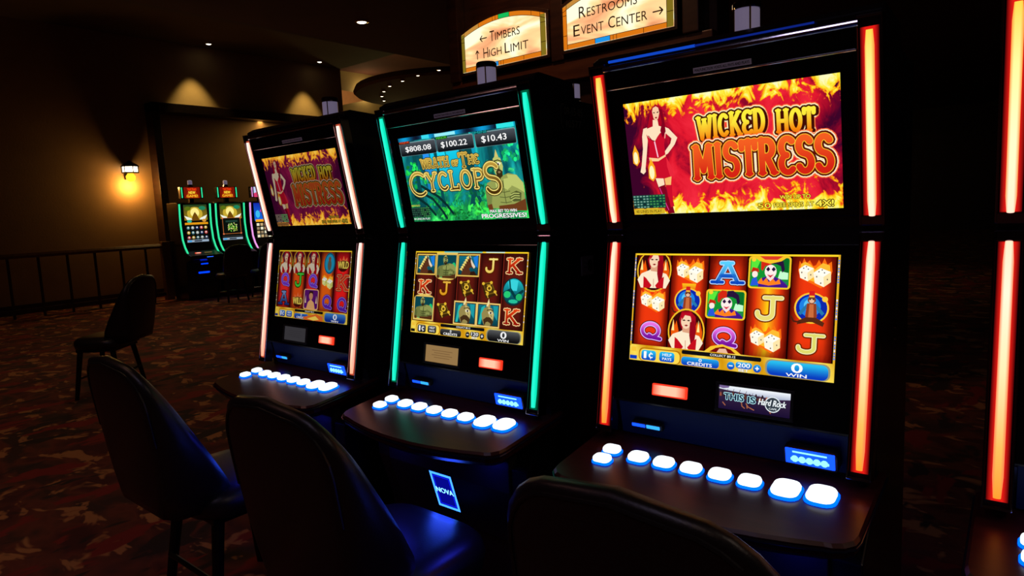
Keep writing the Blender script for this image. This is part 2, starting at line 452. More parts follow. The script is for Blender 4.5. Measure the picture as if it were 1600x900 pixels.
FLAMEDIM = flame_mat('flame_picture_dim', 1.0,
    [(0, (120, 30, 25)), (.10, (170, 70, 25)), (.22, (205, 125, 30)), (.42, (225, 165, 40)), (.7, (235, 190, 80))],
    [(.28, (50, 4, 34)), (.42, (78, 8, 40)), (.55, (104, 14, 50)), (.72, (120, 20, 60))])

def forest_mat():
    M = glow('forest_picture', (1, 1, 1), 1.5); g = NG(M)
    uv = g.n('ShaderNodeUVMap'); mp = g.n('ShaderNodeMapping'); mp.inputs['Scale'].default_value = (16, 5, 1); g.lk(uv.outputs[0], mp.inputs[0])
    n1 = g.noise(mp.outputs[0], .55, 4, .8)
    mp2 = g.n('ShaderNodeMapping'); mp2.inputs['Scale'].default_value = (16, 16, 1); g.lk(uv.outputs[0], mp2.inputs[0])
    n2 = g.noise(mp2.outputs[0], .5, 6, 1.2, .65)
    c1 = g.ramp(n1, [(.32, (4, 40, 52)), (.46, (8, 84, 92)), (.6, (14, 130, 128)), (.75, (30, 190, 190))])
    c2 = g.ramp(n2, [(.35, (4, 44, 30)), (.5, (16, 110, 60)), (.62, (40, 190, 80)), (.75, (90, 235, 120))])
    sx = g.n('ShaderNodeSeparateXYZ'); g.lk(uv.outputs[0], sx.inputs[0])
    f = g.math('MULTIPLY_ADD', g.math('ADD', n2, g.math('MULTIPLY', sx.outputs['Y'], -1.2)), 7, -1.6, clamp=True)
    mix = g.n('ShaderNodeMix', data_type='RGBA'); g.lk(f, mix.inputs[0]); g.lk(c1, mix.inputs[6]); g.lk(c2, mix.inputs[7])
    g.lk(mix.outputs[2], [n for n in M.node_tree.nodes if n.type == 'EMISSION'][0].inputs['Color'])
    return M
FOREST = forest_mat()

def vg(c0, c1, v0, v1):
    return lambda u, v: tuple(a+(b-a)*min(1, max(0, (v-v0)/(v1-v0))) for a, b in zip(c0, c1))

# ---------------- pictures: fire-and-woman game
def paytable(A, x0, y0, x1, y1, dark=(10, 60, 55), cell=(120, 170, 150)):
    A.rect(x0, y0, x1, y1, dark); A.L += 1
    xm = (x0+x1)/2
    for k, (a, b) in enumerate(((x0, xm), (xm, x1))):
        n = 5
        for i in range(n):
            for j in range(5):
                w = (b-a)/n; h = (y1-y0)/5
                A.rect(a+(i+.2)*w, y0+(j+.25)*h, a+(i+.85)*w, y0+(j+.75)*h, (cell if k == 0 else (70, 150, 80)) if (i*3+j*5) % 7 else (30, 40, 45), up=False)

def woman(A, dim=1.0):
    q = lambda c: tuple(x*dim for x in c)
    SK = q((255, 226, 190)); SH = q((225, 150, 110)); RD = q((205, 14, 42)); DR = q((130, 4, 30)); HR = q((176, 8, 34))
    hair = [(2.76, 8.67), (2.35, 8.32), (2.15, 7.64), (1.95, 6.96), (1.85, 6.5), (2.3, 6.6), (2.79, 6.98), (2.95, 6.4), (3.05, 6.0), (3.4, 6.3), (3.48, 6.9), (3.43, 7.72), (3.3, 8.37)]
    A.poly([(2.2, 2.97), (2.9, 2.93), (2.96, 2.1), (2.42, 2.16)], SK); A.poly([(2.98, 2.92), (3.6, 2.99), (3.46, 2.2), (3.05, 2.2)], q((250, 190, 110)))
    A.poly([(2.42, 2.2), (2.95, 2.35), (3.06, 1.45), (3.39, 1.07), (3.6, 0.02), (3.04, 0.0), (2.75, 1.0)], DR)
    A.poly([(3.04, 2.33), (3.58, 2.3), (3.5, 1.3), (3.62, .6), (3.3, .5)], RD)
    A.stroke([(2.5, 2.1), (2.85, 1.0), (3.1, .3)], .06, q((240, 60, 160)))
    A.poly(hair, HR)
    A.poly([(1.56, 6.89), (1.89, 6.97), (1.85, 5.91), (1.62, 4.73), (1.42, 3.77), (1.42, 3.5), (1.2, 3.3), (0.94, 3.49), (1.11, 4.04), (1.37, 5.35), (1.4, 6.3)], SK)
    A.poly([(3.42, 6.85), (3.71, 6.7), (4.36, 5.94), (4.09, 5.44), (3.47, 4.79), (3.15, 4.65), (3.2, 4.95), (3.75, 5.55), (3.88, 5.93), (3.4, 6.4)], SK)
    A.poly([(2.45, 7.5), (2.85, 7.45), (2.9, 7.0), (3.5, 6.75), (3.35, 6.0), (2.5, 5.6), (1.85, 6.0), (1.6, 6.8), (2.4, 7.0)], SK)
    A.poly([(1.78, 6.45), (2.0, 6.13), (2.43, 5.8), (2.71, 6.17), (2.99, 6.45), (3.36, 6.33), (3.22, 5.53), (3.25, 4.7), (2.62, 4.45), (1.82, 4.58), (1.95, 5.42)], RD)
    A.poly([(2.25, 6.6), (2.45, 5.95), (2.75, 6.5), (2.6, 6.9)], SK)
    A.stroke([(2.43, 5.8), (2.5, 5.3), (2.6, 4.6)], .1, q((255, 200, 220)))
    A.stroke([(1.95, 6.3), (2.2, 5.95), (2.42, 5.85)], .07, DR)
    A.poly([(1.82, 4.6), (2.62, 4.47), (3.25, 4.73), (3.29, 4.55), (2.6, 4.25), (1.85, 4.3)], q((255, 205, 150)))
    A.poly([(1.85, 4.3), (2.6, 4.25), (3.29, 4.6), (3.64, 3.83), (3.85, 3.04), (3.0, 2.85), (2.15, 2.92), (1.92, 3.72)], RD)
    A.poly([(3.3, 4.5), (3.64, 3.83), (3.85, 3.04), (3.5, 2.95), (3.3, 3.8)], q((235, 40, 60)))
    A.poly([(2.46, 8.13), (2.55, 8.4), (2.81, 8.5), (3.0, 8.37), (3.06, 7.99), (2.93, 7.58), (2.72, 7.35), (2.53, 7.62)], q((250, 205, 165)))
    A.poly([(2.53, 8.08), (2.7, 8.05), (2.66, 7.98), (2.55, 8.0)], q((60, 10, 10))); A.poly([(2.83, 8.05), (3.0, 8.1), (2.98, 8.0), (2.86, 7.98)], q((60, 10, 10)))
    A.poly([(2.63, 7.66), (2.75, 7.7), (2.87, 7.67), (2.75, 7.55)], q((150, 10, 20)))
    A.poly([(3.05, 8.3), (3.3, 8.2), (3.42, 7.2), (3.45, 6.5), (3.15, 6.05), (3.0, 6.6), (3.2, 7.2)], DR)
    for (u, v, s_) in ((.66, 4.75, 1.0), (1.95, 3.5, 1.1)):
        A.poly([(u-.28*s_, v-.5*s_), (u+.05*s_, v-.75*s_), (u+.32*s_, v-.4*s_), (u+.28*s_, v+.3*s_), (u, v+.95*s_), (u-.25*s_, v+.3*s_)], q((255, 170, 30)))
        A.poly(ell(u, v-.1, .2*s_, .5*s_, 14), q((255, 248, 190)))

def top_fire(gain=1.0, dim=False):
    A = Art(gain=gain)
    A.rect(0, 0, 16, 9, (0, 0, 0), slot=1)
    # dark smoke at right and behind the woman
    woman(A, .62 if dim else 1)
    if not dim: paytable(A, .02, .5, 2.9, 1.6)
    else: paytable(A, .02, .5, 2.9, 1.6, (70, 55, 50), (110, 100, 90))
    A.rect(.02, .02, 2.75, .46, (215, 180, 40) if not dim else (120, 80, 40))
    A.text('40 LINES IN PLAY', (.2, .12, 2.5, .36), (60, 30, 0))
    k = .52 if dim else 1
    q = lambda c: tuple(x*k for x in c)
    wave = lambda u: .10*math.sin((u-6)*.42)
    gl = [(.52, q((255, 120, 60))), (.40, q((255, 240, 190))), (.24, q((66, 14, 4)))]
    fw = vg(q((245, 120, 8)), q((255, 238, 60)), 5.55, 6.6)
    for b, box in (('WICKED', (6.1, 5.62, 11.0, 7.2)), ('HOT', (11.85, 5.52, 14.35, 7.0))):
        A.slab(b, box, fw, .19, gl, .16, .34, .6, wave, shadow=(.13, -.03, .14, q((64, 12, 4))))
    fm = vg(q((214, 34, 20)), q((246, 96, 34)), 2.9, 5.0)
    A.slab('MISTRESS', (5.55, 2.66, 15.4, 5.06), fm, .185,
           [(.64, q((255, 110, 60))), (.50, q((255, 240, 200))), (.34, q((90, 14, 6))), (.09, q((255, 200, 50)))], .18, .34, .5, lambda u: .10*math.sin((u-5)*.33))
    A.text('WIN UP TO', (11.8, .78, 13.9, 1.08), q((255, 232, 60)), .03, .09, q((60, 14, 0)))
    A.text('50', (10.2, .18, 11.15, .55), q((255, 232, 60)), .03, .09, q((60, 14, 0)))
    A.text('FREE SPINS', (11.35, .2, 13.4, .52), q((255, 232, 60)), .03, .09, q((60, 14, 0)))
    A.text('AT', (13.55, .22, 14.1, .52), q((255, 232, 60)), .03, .09, q((60, 14, 0)))
    A.text('4X!', (14.25, .16, 15.4, .62), q((255, 240, 80)), .04, .10, q((60, 14, 0)))
    return A

def fire_letter(A, ch, x0, y0, x1, y1, c, edge=(255, 240, 200), t=.2):
    A.slab(ch, (x0, y0, x1, y1), c, t, [(.28, (60, 6, 4)), (.18, edge)], 0, .36, .7)

def dice(A, x0, y0, x1, y1, c=(255, 250, 228), hot=(255, 232, 170)):
    P = lambda *l: [(x0+(x1-x0)*a, y0+(y1-y0)*b) for a, b in l]
    A.poly(P((.0, .6), (.03, .98), (.10, .84), (.16, 1.08), (.24, .88), (.33, 1.0), (.44, .78), (.52, .82), (.60, 1.02), (.68, .84), (.76, 1.08), (.85, .84), (.97, .96), (1.0, .6), (.92, .2), (.7, -.03), (.4, .15), (.1, .3)), (255, 112, 16))
    A.poly(P((.05, .6), (.08, .86), (.2, .94), (.36, .84), (.5, .66), (.56, .74), (.72, .9), (.92, .82), (.95, .55), (.8, .1), (.5, .2), (.1, .36)), (255, 190, 50))
    for ox, oy, k in ((.0, .2, 1), (.43, .0, 1.16)):
        Q = lambda *l: P(*[(ox+a*k, oy+b*k) for a, b in l])
        A.poly(Q((.02, .46), (.20, .62), (.46, .50), (.28, .34)), (255, 255, 244))
        A.poly(Q((.02, .46), (.28, .34), (.30, .02), (.07, .14)), c)
        A.poly(Q((.28, .34), (.46, .50), (.47, .18), (.30, .02)), hot)
        for a, b in ((.16, .50), (.30, .47), (.24, .56)): A.poly([(u, v) for u, v in ell(Q((a, b))[0][0], Q((a, b))[0][1], .05, .045, 8)], (90, 70, 70))
        for a, b in ((.11, .34), (.22, .14)): A.poly([(u, v) for u, v in ell(Q((a, b))[0][0], Q((a, b))[0][1], .05, .06, 8)], (120, 90, 80))
        A.poly(ell(Q((.38, .26))[0][0], Q((.38, .26))[0][1], .045, .06, 8), (120, 90, 80))

def jester(A, x0, y0, x1, y1):
    P = lambda *l: [(x0+(x1-x0)*a, y0+(y1-y0)*b) for a, b in l]
    A.poly(rrect(x0, y0, x1, y1, .25), (250, 200, 40)); A.poly(rrect(x0+.12, y0+.12, x1-.12, y1-.12, .2), (20, 150, 50))
    A.poly(P((.06, .9), (.3, .94), (.2, .6), (.06, .5)), (90, 235, 60)); A.poly(P((.6, .94), (.94, .94), (.94, .4), (.8, .5), (.75, .8)), (10, 110, 40))
    A.poly(P((.75, .55), (.94, .5), (.94, .3), (.7, .3)), (200, 255, 210))
    A.poly(P((.24, .05), (.26, .25), (.38, .36), (.62, .38), (.78, .3), (.94, .12), (.94, .05)), (70, 20, 140))
    A.poly(P((.22, .16), (.32, .34), (.36, .22), (.44, .34), (.5, .2), (.58, .34), (.66, .22), (.74, .32), (.78, .16), (.5, .1)), (255, 130, 30))
    A.poly(P((.30, .60), (.30, .85), (.40, .98), (.52, .96), (.54, .74), (.40, .7), (.34, .55)), (214, 40, 20))
    A.poly(P((.52, .76), (.54, .96), (.68, .98), (.82, .84), (.86, .6), (.80, .5), (.76, .7), (.66, .76)), (40, 20, 60))
    A.poly(ell(x0+(x1-x0)*.53, y0+(y1-y0)*.53, (x1-x0)*.14, (y1-y0)*.21, 18), (255, 240, 235))
    A.poly(P((.44, .34), (.53, .24), (.62, .34), (.6, .45), (.46, .45)), (250, 225, 220))
    for sx in (.47, .6):
        A.poly(P((sx-.05, .60), (sx, .68), (sx+.05, .60), (sx, .53)), (40, 14, 60))
    A.poly(P((.45, .44), (.53, .41), (.61, .45), (.53, .34)), (214, 30, 60))
    A.poly(ell(x0+(x1-x0)*.12, y0+(y1-y0)*.9, .17, .17, 12), (255, 210, 50))
    A.poly(ell(x0+(x1-x0)*.16, y0+(y1-y0)*.44, .22, .26, 12), (255, 235, 225)); A.poly(P((.06, .5), (.1, .66), (.24, .62), (.26, .5), (.16, .54)), (200, 40, 20))
    A.poly(P((.06, .08), (.1, .3), (.2, .36), (.26, .1)), (40, 90, 220))
    A.text('Joker', (x0+(x1-x0)*.78, y0+(y1-y0)*.16, x0+(x1-x0)*.94, y0+(y1-y0)*.26), (60, 40, 150))

def lady(A, cx, cy, r, clip_lo=None, clip_hi=None, dim=1.0, dark=(60, 8, 8)):
    """portrait medallion: woman with long red hair between candles"""
    q = lambda c: tuple(x*dim for x in c)
    def cl(pts): return [(min(max(u, 0), 16), min(max(v, clip_lo if clip_lo is not None else -99), clip_hi if clip_hi is not None else 99)) for u, v in pts]
    P = lambda *l: cl([(cx+r*a, cy+r*b) for a, b in l])
    A.poly(cl(ell(cx, cy, r*1.04, r*1.22, 30)), q((245, 190, 40))); A.poly(cl(ell(cx, cy, r*.96, r*1.13, 30)), q(dark))
    for a in (-.7, -.55, .62, .78):
        A.poly(P((a-.12, -.6), (a-.16, 0), (a-.02, .55), (a+.13, 0), (a+.1, -.6)), q((240, 90, 10)))
    for a in (-.75, .68):
        A.poly(P((a-.08, .0), (a, .62), (a+.08, .0)), q((255, 240, 150)))
    A.poly(P((-.3, 1.05), (.2, 1.1), (.5, .8), (.56, .1), (.5, -.5), (.25, -.6), (-.3, .2), (-.42, .6)), q((170, 10, 30)))
    A.poly(P((-.98, -.55), (-.75, -.2), (-.3, -.02), (-.12, .1), (.22, .05), (.35, -.1), (.75, -.2), (.98, -.55), (.75, -1.0), (-.75, -1.0)), q((255, 236, 205)))
    A.poly(P((-.2, .25), (.22, .25), (.22, -.1), (-.2, -.05)), q((225, 165, 130)))
    A.poly(cl(ell(cx-.02*r, cy+.55*r, .29*r, .42*r, 18)), q((250, 215, 180)))
    A.poly(P((-.30, .95), (.25, 1.0), (.32, .6), (.2, .82), (-.1, .86), (-.27, .55)), q((190, 14, 36)))
    for a in (-.14, .12): A.poly(P((a-.1, .58), (a, .63), (a+.1, .58), (a, .54)), q((50, 10, 10)))
    A.poly(P((-.12, .32), (0, .36), (.12, .32), (0, .26)), q((150, 10, 20)))
    A.poly(P((.2, .5), (.45, .6), (.56, 0), (.5, -.55), (.3, -.65), (.2, -.2)), q((150, 8, 26)))
    A.poly(P((-.62, -.35), (-.46, -.45), (-.1, -.85), (-.2, -1.0), (-.6, -1.0)), q((200, 14, 30))); A.poly(P((.62, -.35), (.46, -.45), (.12, -.85), (.2, -1.0), (.6, -1.0)), q((200, 14, 30)))
    A.stroke([(cx, cy-.5*r), (cx+.02*r, cy-.95*r)] if (clip_lo is None or cy-.95*r > clip_lo) else [(cx, cy-.4*r), (cx, cy-.5*r)], .05, q((210, 140, 110)))

def monkey(A, cx, cy, rx, ry):
    A.poly(ell(cx, cy, rx, ry, 28), (255, 200, 50)); A.poly(ell(cx, cy, rx*.9, ry*.9, 28), (12, 40, 170)); A.poly(ell(cx-.1, cy+.1, rx*.62, ry*.66, 24), (30, 130, 230)); A.poly(ell(cx-.1, cy+.2, rx*.36, ry*.4, 20), (90, 200, 250))
    P = lambda *l: [(cx+rx*a, cy+ry*b) for a, b in l]
    A.poly(P((-.75, -.35), (-.3, .25), (.3, .25), (.75, -.3), (.62, -.45), (.25, -.02), (-.25, -.02), (-.6, -.48)), (40, 120, 170))
    A.poly(P((-.26, .3), (.26, .3), (.34, -.5), (.2, -.85), (-.2, -.85), (-.34, -.5)), (150, 60, 30)); A.poly(P((-.12, .25), (.12, .25), (.16, -.7), (-.16, -.7)), (205, 110, 60))
    A.poly(P((-.3, -.6), (-.75, -.85), (-.8, -1.1), (-.1, -.9), (.1, -.9), (.7, -1.15), (.78, -.9), (.3, -.6)), (90, 40, 20))
    A.stroke(P((-.6, -.95), (-1.0, -.9), (-1.15, -.6)), .12, (80, 30, 16))
    A.poly(ell(cx, cy+.52*ry, rx*.24, ry*.24, 16), (120, 60, 40)); A.poly(ell(cx, cy+.46*ry, rx*.15, ry*.14, 12), (235, 190, 160))
    for a in (-.08, .08): A.poly(ell(cx+a*rx, cy+.56*ry, .05, .05, 8), (20, 8, 8))
    A.poly(P((-.18, .7), (.18, .7), (.15, 1.1), (-.15, 1.1)), (215, 30, 30)); A.rect(cx-.14*rx, cy+.7*ry, cx+.14*rx, cy+.8*ry, (250, 200, 60))
    A.poly(ell(cx+.75*rx, cy+.6*ry, .2, .2, 12), (255, 205, 60))

REELX = [.2, 3.28, 6.48, 9.56, 12.71, 15.8]
def reels(A, cols, yellow=(), base=(240, 56, 14), dark=(84, 8, 2)):
    A.rect(0, 0, 16, 9, (20, 2, 2)); A.L += 1
    for i in range(5):
        x0, x1 = REELX[i]+.06, REELX[i+1]-.06
        b = cols[i] if cols else base
        def c(u, v, x0=x0, x1=x1, b=b, i=i):
            k = 1-abs((u-x0)/(x1-x0)*2-1); k = min(1, k*2.2); vt = min(1, max(.0, (8.95-v)/1.3)); vb = min(1, max(.35, (v-1.2)/.9))
            k = k*(.25+.75*vt)*vb
            if i in yellow:
                y = max(0, 1-abs((u-x0)/(x1-x0)*2-1.0)/.55); b2 = tuple(p+(q-p)*y for p, q in zip(b, (255, 205, 20)))
            else: b2 = b
            return tuple(d+(p-d)*k for d, p in zip(dark, b2))
        A.rect(x0, 1.2, x1, 8.95, c, up=False, nx=10, ny=10)

def hud(A, blue=True, bet='200', box=((10, 60, 190), (40, 190, 240))):
    def gold(u, v): 
        k = .5+.5*math.sin(u*2.1+v)
        return tuple(a+(b-a)*k for a, b in zip((214, 150, 10), (255, 226, 90)))
    A.rect(0, 0, 16, 1.32, gold, nx=32, ny=2)
    A.poly([(0, 9), (0, 8.86), (16, 8.86), (16, 9)], (255, 214, 40)); A.rect(0, 1.2, .12, 9, (235, 180, 40)); A.rect(15.86, 1.2, 16, 9, (235, 180, 40))
    f = vg(box[0], box[1], .1, .8)
    A.poly(rrect(.86, 0.0, 4.6, 1.12, .4), (190, 120, 10)); A.poly(rrect(.95, .02, 4.5, 1.02, .4), (255, 220, 80))
    A.poly(rrect(1.1, .1, 2.42, .92, .22), f); A.text('1', (1.32, .24, 1.56, .82), (255, 255, 255), .04); A.text('c', (1.76, .3, 2.14, .7), (255, 255, 255), .05); A.rect(1.92, .2, 1.98, .32, (255, 255, 255)); A.rect(1.92, .68, 1.98, .8, (255, 255, 255))
    A.poly(rrect(2.72, .12, 4.05, .92, .22), f); A.text('HELP', (3.0, .58, 3.8, .8), (255, 255, 255), .02); A.text('PAYS', (3.0, .24, 3.8, .46), (255, 255, 255), .02)
    A.poly(rrect(4.65, .92, 10.95, 1.24, .12), (16, 14, 18)); A.text('COLLECT $0.12', (7.0, .97, 9.0, 1.17), (255, 255, 255), .02)
    A.poly(rrect(4.65, .05, 7.75, .72, .25), f); A.text('0', (6.1, .42, 6.35, .68), (255, 255, 255), .03); A.text('CREDITS', (5.15, .1, 7.2, .36), (255, 255, 255), .04)
    for x, g_ in ((8.68, '-'), (10.68, '+')):
        A.poly(ell(x, .4, .3, .3, 18), f)
        A.rect(x-.15, .36, x+.15, .44, (255, 255, 255))
        if g_ == '+': A.rect(x-.04, .25, x+.04, .55, (255, 255, 255))
    A.poly(rrect(9.05, .28, 10.3, .76, .2), f); A.text(bet, (9.2, .36, 10.15, .7), (255, 255, 255), .03); A.text('BET', (9.3, .04, 10.05, .26), (255, 255, 255), .04, .05, (70, 40, 0))
    A.poly(rrect(11.25, .02, 15.75, 1.22, .45), (150, 150, 120)); A.poly(rrect(11.38, .06, 15.62, 1.14, .42), vg(box[0], box[1], .2, 1.0))
    A.text('0', (13.1, .4, 13.9, 1.1), (255, 255, 255), .04); A.text('WIN', (12.75, .1, 14.2, .34), (255, 255, 255), .05)
    A.rect(.05, .1, .7, .4, box[0]); A.rect(.15, .75, .6, 1.1, (250, 200, 60))

def ticks(A, c=(60, 130, 240)):
    A.L += 1
    for x in (.02, 15.88):
        for a, b in ((7.0, 8.6), (4.4, 5.9), (1.6, 3.3)):
            k = a
            while k < b:
                A.rect(x, k, x+.1, k+.12, c if int(k*10) % 3 else (230, 230, 255), up=False); k += .19

def low_fire():
    A = Art(); reels(A, None, yellow=(3,))
    A.poly([(4.3, 6.6), (5.5, 6.6), (5.4, 6.0), (4.4, 6.0)], vg((226, 80, 10), (255, 200, 30), 6, 6.5))
    lady(A, 1.75, 7.62, 1.5, clip_hi=8.86)
    dice(A, 3.72, 6.62, 6.1, 8.55)
    A.slab('A', (6.95, 6.8, 9.05, 8.3), vg((10, 70, 190), (90, 210, 255), 7.2, 8.2), .2, [(.26, (70, 6, 4)), (.14, (190, 220, 255))], 0, .42, .8)
    jester(A, 9.6, 6.42, 12.7, 8.86)
    A.poly([(9.9, 8.86), (10.4, 8.5), (11.2, 8.3), (12.0, 8.5), (12.5, 8.86)], (250, 200, 40)); A.poly([(10.4, 8.86), (10.8, 8.6), (11.7, 8.6), (12.1, 8.86)], (225, 60, 40))
    dice(A, 13.2, 6.65, 15.5, 8.6)
    dice(A, .66, 4.15, 2.95, 5.95)
    monkey(A, 4.87, 5.2, 1.14, 1.05)
    lady(A, 4.88, 2.75, 1.5, clip_lo=1.3)
    jester(A, 6.4, 3.92, 9.55, 6.22)
    A.slab('J', (10.15, 4.15, 12.15, 5.75), (236, 222, 120), .19, [(.3, (120, 40, 0)), (.1, (255, 250, 200))], 0, .5, .8)
    monkey(A, 14.25, 5.15, 1.18, 1.12)
    pq = vg((110, 10, 150), (240, 120, 230), 1.95, 3.1)
    A.slab('Q', (.78, 1.85, 2.78, 3.2), pq, .2, [(.28, (90, 8, 20)), (.14, (230, 190, 255))], 0)
    A.slab('Q', (6.98, 1.85, 9.02, 3.2), pq, .2, [(.28, (90, 8, 20)), (.14, (230, 190, 255))], 0)
    A.poly([(6.5, 1.32), (7.0, 1.75), (7.9, 1.98), (8.8, 1.75), (9.4, 1.32)], (250, 200, 50)); A.poly([(6.9, 1.32), (7.4, 1.65), (8.0, 1.8), (8.6, 1.62), (9.0, 1.32)], (120, 10, 10)); A.poly([(7.5, 1.32), (7.7, 1.62), (8.2, 1.66), (8.4, 1.32)], (240, 190, 160))
    dice(A, 9.95, 1.7, 12.3, 3.6)
    A.slab('J', (13.2, 1.95, 15.15, 3.2), (226, 220, 110), .19, [(.3, (120, 40, 0)), (.1, (255, 250, 200))], 0, .5, .8)
    hud(A); ticks(A); return A

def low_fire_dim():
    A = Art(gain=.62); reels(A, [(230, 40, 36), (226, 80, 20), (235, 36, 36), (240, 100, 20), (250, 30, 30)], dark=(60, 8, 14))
    for x in (1.75, 4.9, 8.05): lady(A, x, 7.4, 1.42, clip_hi=8.86, dim=.85, dark=(80, 30, 60))
    A.poly(ell(13.0-1.4, 7.4, 1.15, 1.35, 24), (20, 90, 120)); A.poly(ell(11.6, 7.4, .95, 1.15, 24), (30, 150, 190)); A.poly(ell(11.6, 7.2, .4, .7, 18), (90, 90, 80)); A.poly(ell(11.6, 7.95, .28, .3, 14), (120, 80, 60))
    def wild(x, y):
        A.poly([(x-.9, y-.3), (x-.7, y+.8), (x-.3, y+.4), (x, y+1.1), (x+.3, y+.5), (x+.7, y+.9), (x+.9, y-.3), (x, y-1.0)], (235, 110, 60)); A.poly(ell(x, y-.2, 1.0, .7, 20), (70, 14, 10))
        A.text('WILD', (x-1.1, y-.5, x+1.1, y+.4), (240, 210, 90), .04, .05, (60, 20, 0))
    wild(14.4, 7.3)
    pq = vg((70, 20, 150), (150, 90, 230), 0, 9)
    for x, y in ((1.8, 5.05), (8.2, 5.05), (11.5, 2.5), (14.6, 2.35)):
        A.slab('Q', (x-.95, y-.8, x+1.05, y+.8), pq, .2, [(.26, (70, 10, 20)), (.12, (170, 140, 230))], 0)
    A.slab('J', (4.1, 4.3, 6.0, 5.9), (70, 200, 60), .19, [(.26, (30, 50, 0))], 0, .5, .8)
    dice(A, 10.2, 4.1, 12.6, 6.0, (235, 235, 150), (210, 210, 110))
    A.slab('K', (13.5, 4.2, 15.6, 5.9), (200, 60, 30), .19, [(.26, (70, 20, 6)), (.1, (240, 170, 120))], 0)
    A.slab('A', (.8, 1.8, 2.9, 3.4), vg((20, 50, 120), (110, 140, 190), 1.9, 3.2), .2, [(.26, (60, 10, 6))], 0, .4, .8)
    wild(5.1, 2.4)
    A.poly(rrect(6.5, 1.35, 9.75, 4.0, .3), (240, 180, 120)); A.poly(rrect(6.65, 1.5, 9.6, 3.9, .25), (90, 20, 110))
    A.poly([(7.2, 1.5), (7.5, 2.3), (8.1, 2.7), (8.8, 2.3), (9.1, 1.5)], (230, 170, 110)); A.poly(ell(8.1, 3.15, .42, .55, 18), (200, 140, 100)); A.poly([(7.6, 3.2), (7.7, 3.75), (8.5, 3.75), (8.6, 3.2), (8.3, 3.5), (7.9, 3.5)], (50, 20, 20))
    for x in (6.95, 9.3): A.poly([(x-.12, 2.2), (x, 3.2), (x+.12, 2.2)], (255, 230, 170))
    hud(A, bet='200', box=((10, 40, 140), (60, 130, 210))); ticks(A, (70, 90, 120)); 
    A.poly([(6.6, .3), (9.5, .9), (10.9, .6), (11.0, 0), (7.0, 0)], (235, 110, 40)); A.poly([(7.6, .2), (9.4, .6), (10.2, .2), (9.0, 0)], (255, 220, 90))
    return A

# ---------------- pictures: one-eyed giant game
def giant(A, P, k=1.0):
    q = lambda c: tuple(x*k for x in c)
    G = q((150, 160, 84)); H = q((190, 200, 110)); D = q((84, 92, 46)); B = q((110, 60, 28))
    A.poly(P((.22, .54), (.08, .50), (.0, .36), (.04, .16), (.14, .06), (.98, .04), (1, .45), (.86, .60), (.66, .64), (.5, .6)), G)
    A.poly(P((.3, .1), (.3, .02), (1, .0), (1, .2), (.7, .12)), B)
    A.poly(P((.62, .62), (.86, .60), (1, .46), (1, .3), (.84, .38), (.68, .44)), H)
    A.poly(P((.3, .5), (.48, .55), (.5, .4), (.4, .36), (.3, .4)), H); A.poly(P((.52, .55), (.66, .56), (.7, .42), (.58, .36), (.5, .4)), H)
    A.stroke(P((.5, .52), (.49, .3), (.5, .14)), .09, D)
    for y in (.34, .25, .16): A.stroke(P((.36, y), (.5, y-.015), (.64, y)), .07, D)
    A.poly(P((.0, .36), (.12, .42), (.16, .26), (.1, .1), (.0, .12)), q((120, 134, 70))); A.poly(P((.0, .12), (.12, .14), (.14, .02), (.02, .0)), B)
    A.poly(P((.66, .30), (.8, .34), (.92, .3), (.88, .16), (.7, .16), (.6, .22)), D); 
    for y in (.27, .23, .19): A.stroke(P((.64, y), (.74, y+.03), (.86, y+.02)), .09, H)
    A.poly(P((.3, .78), (.33, .9), (.40, .94), (.52, .9), (.56, .76), (.52, .64), (.42, .58), (.34, .64)), H)
    A.poly(P((.38, .93), (.43, 1.05), (.48, .92)), q((214, 200, 110)))
    A.poly(P((.36, .68), (.44, .73), (.53, .68), (.52, .6), (.44, .56), (.37, .6)), q((56, 44, 20))); A.poly(P((.40, .67), (.44, .69), (.49, .67), (.44, .645)), q((150, 120, 80)))
    A.poly(P((.38, .80), (.45, .84), (.52, .81), (.45, .77)), q((250, 245, 220))); A.poly([(u, v) for u, v in ell(P((.45, .8))[0][0], P((.45, .8))[0][1], .1, .1, 10)], q((30, 20, 10)))
    A.stroke(P((.36, .86), (.45, .87), (.54, .84)), .1, q((60, 50, 20)))
    A.stroke(P((.45, .76), (.47, .72)), .07, D)

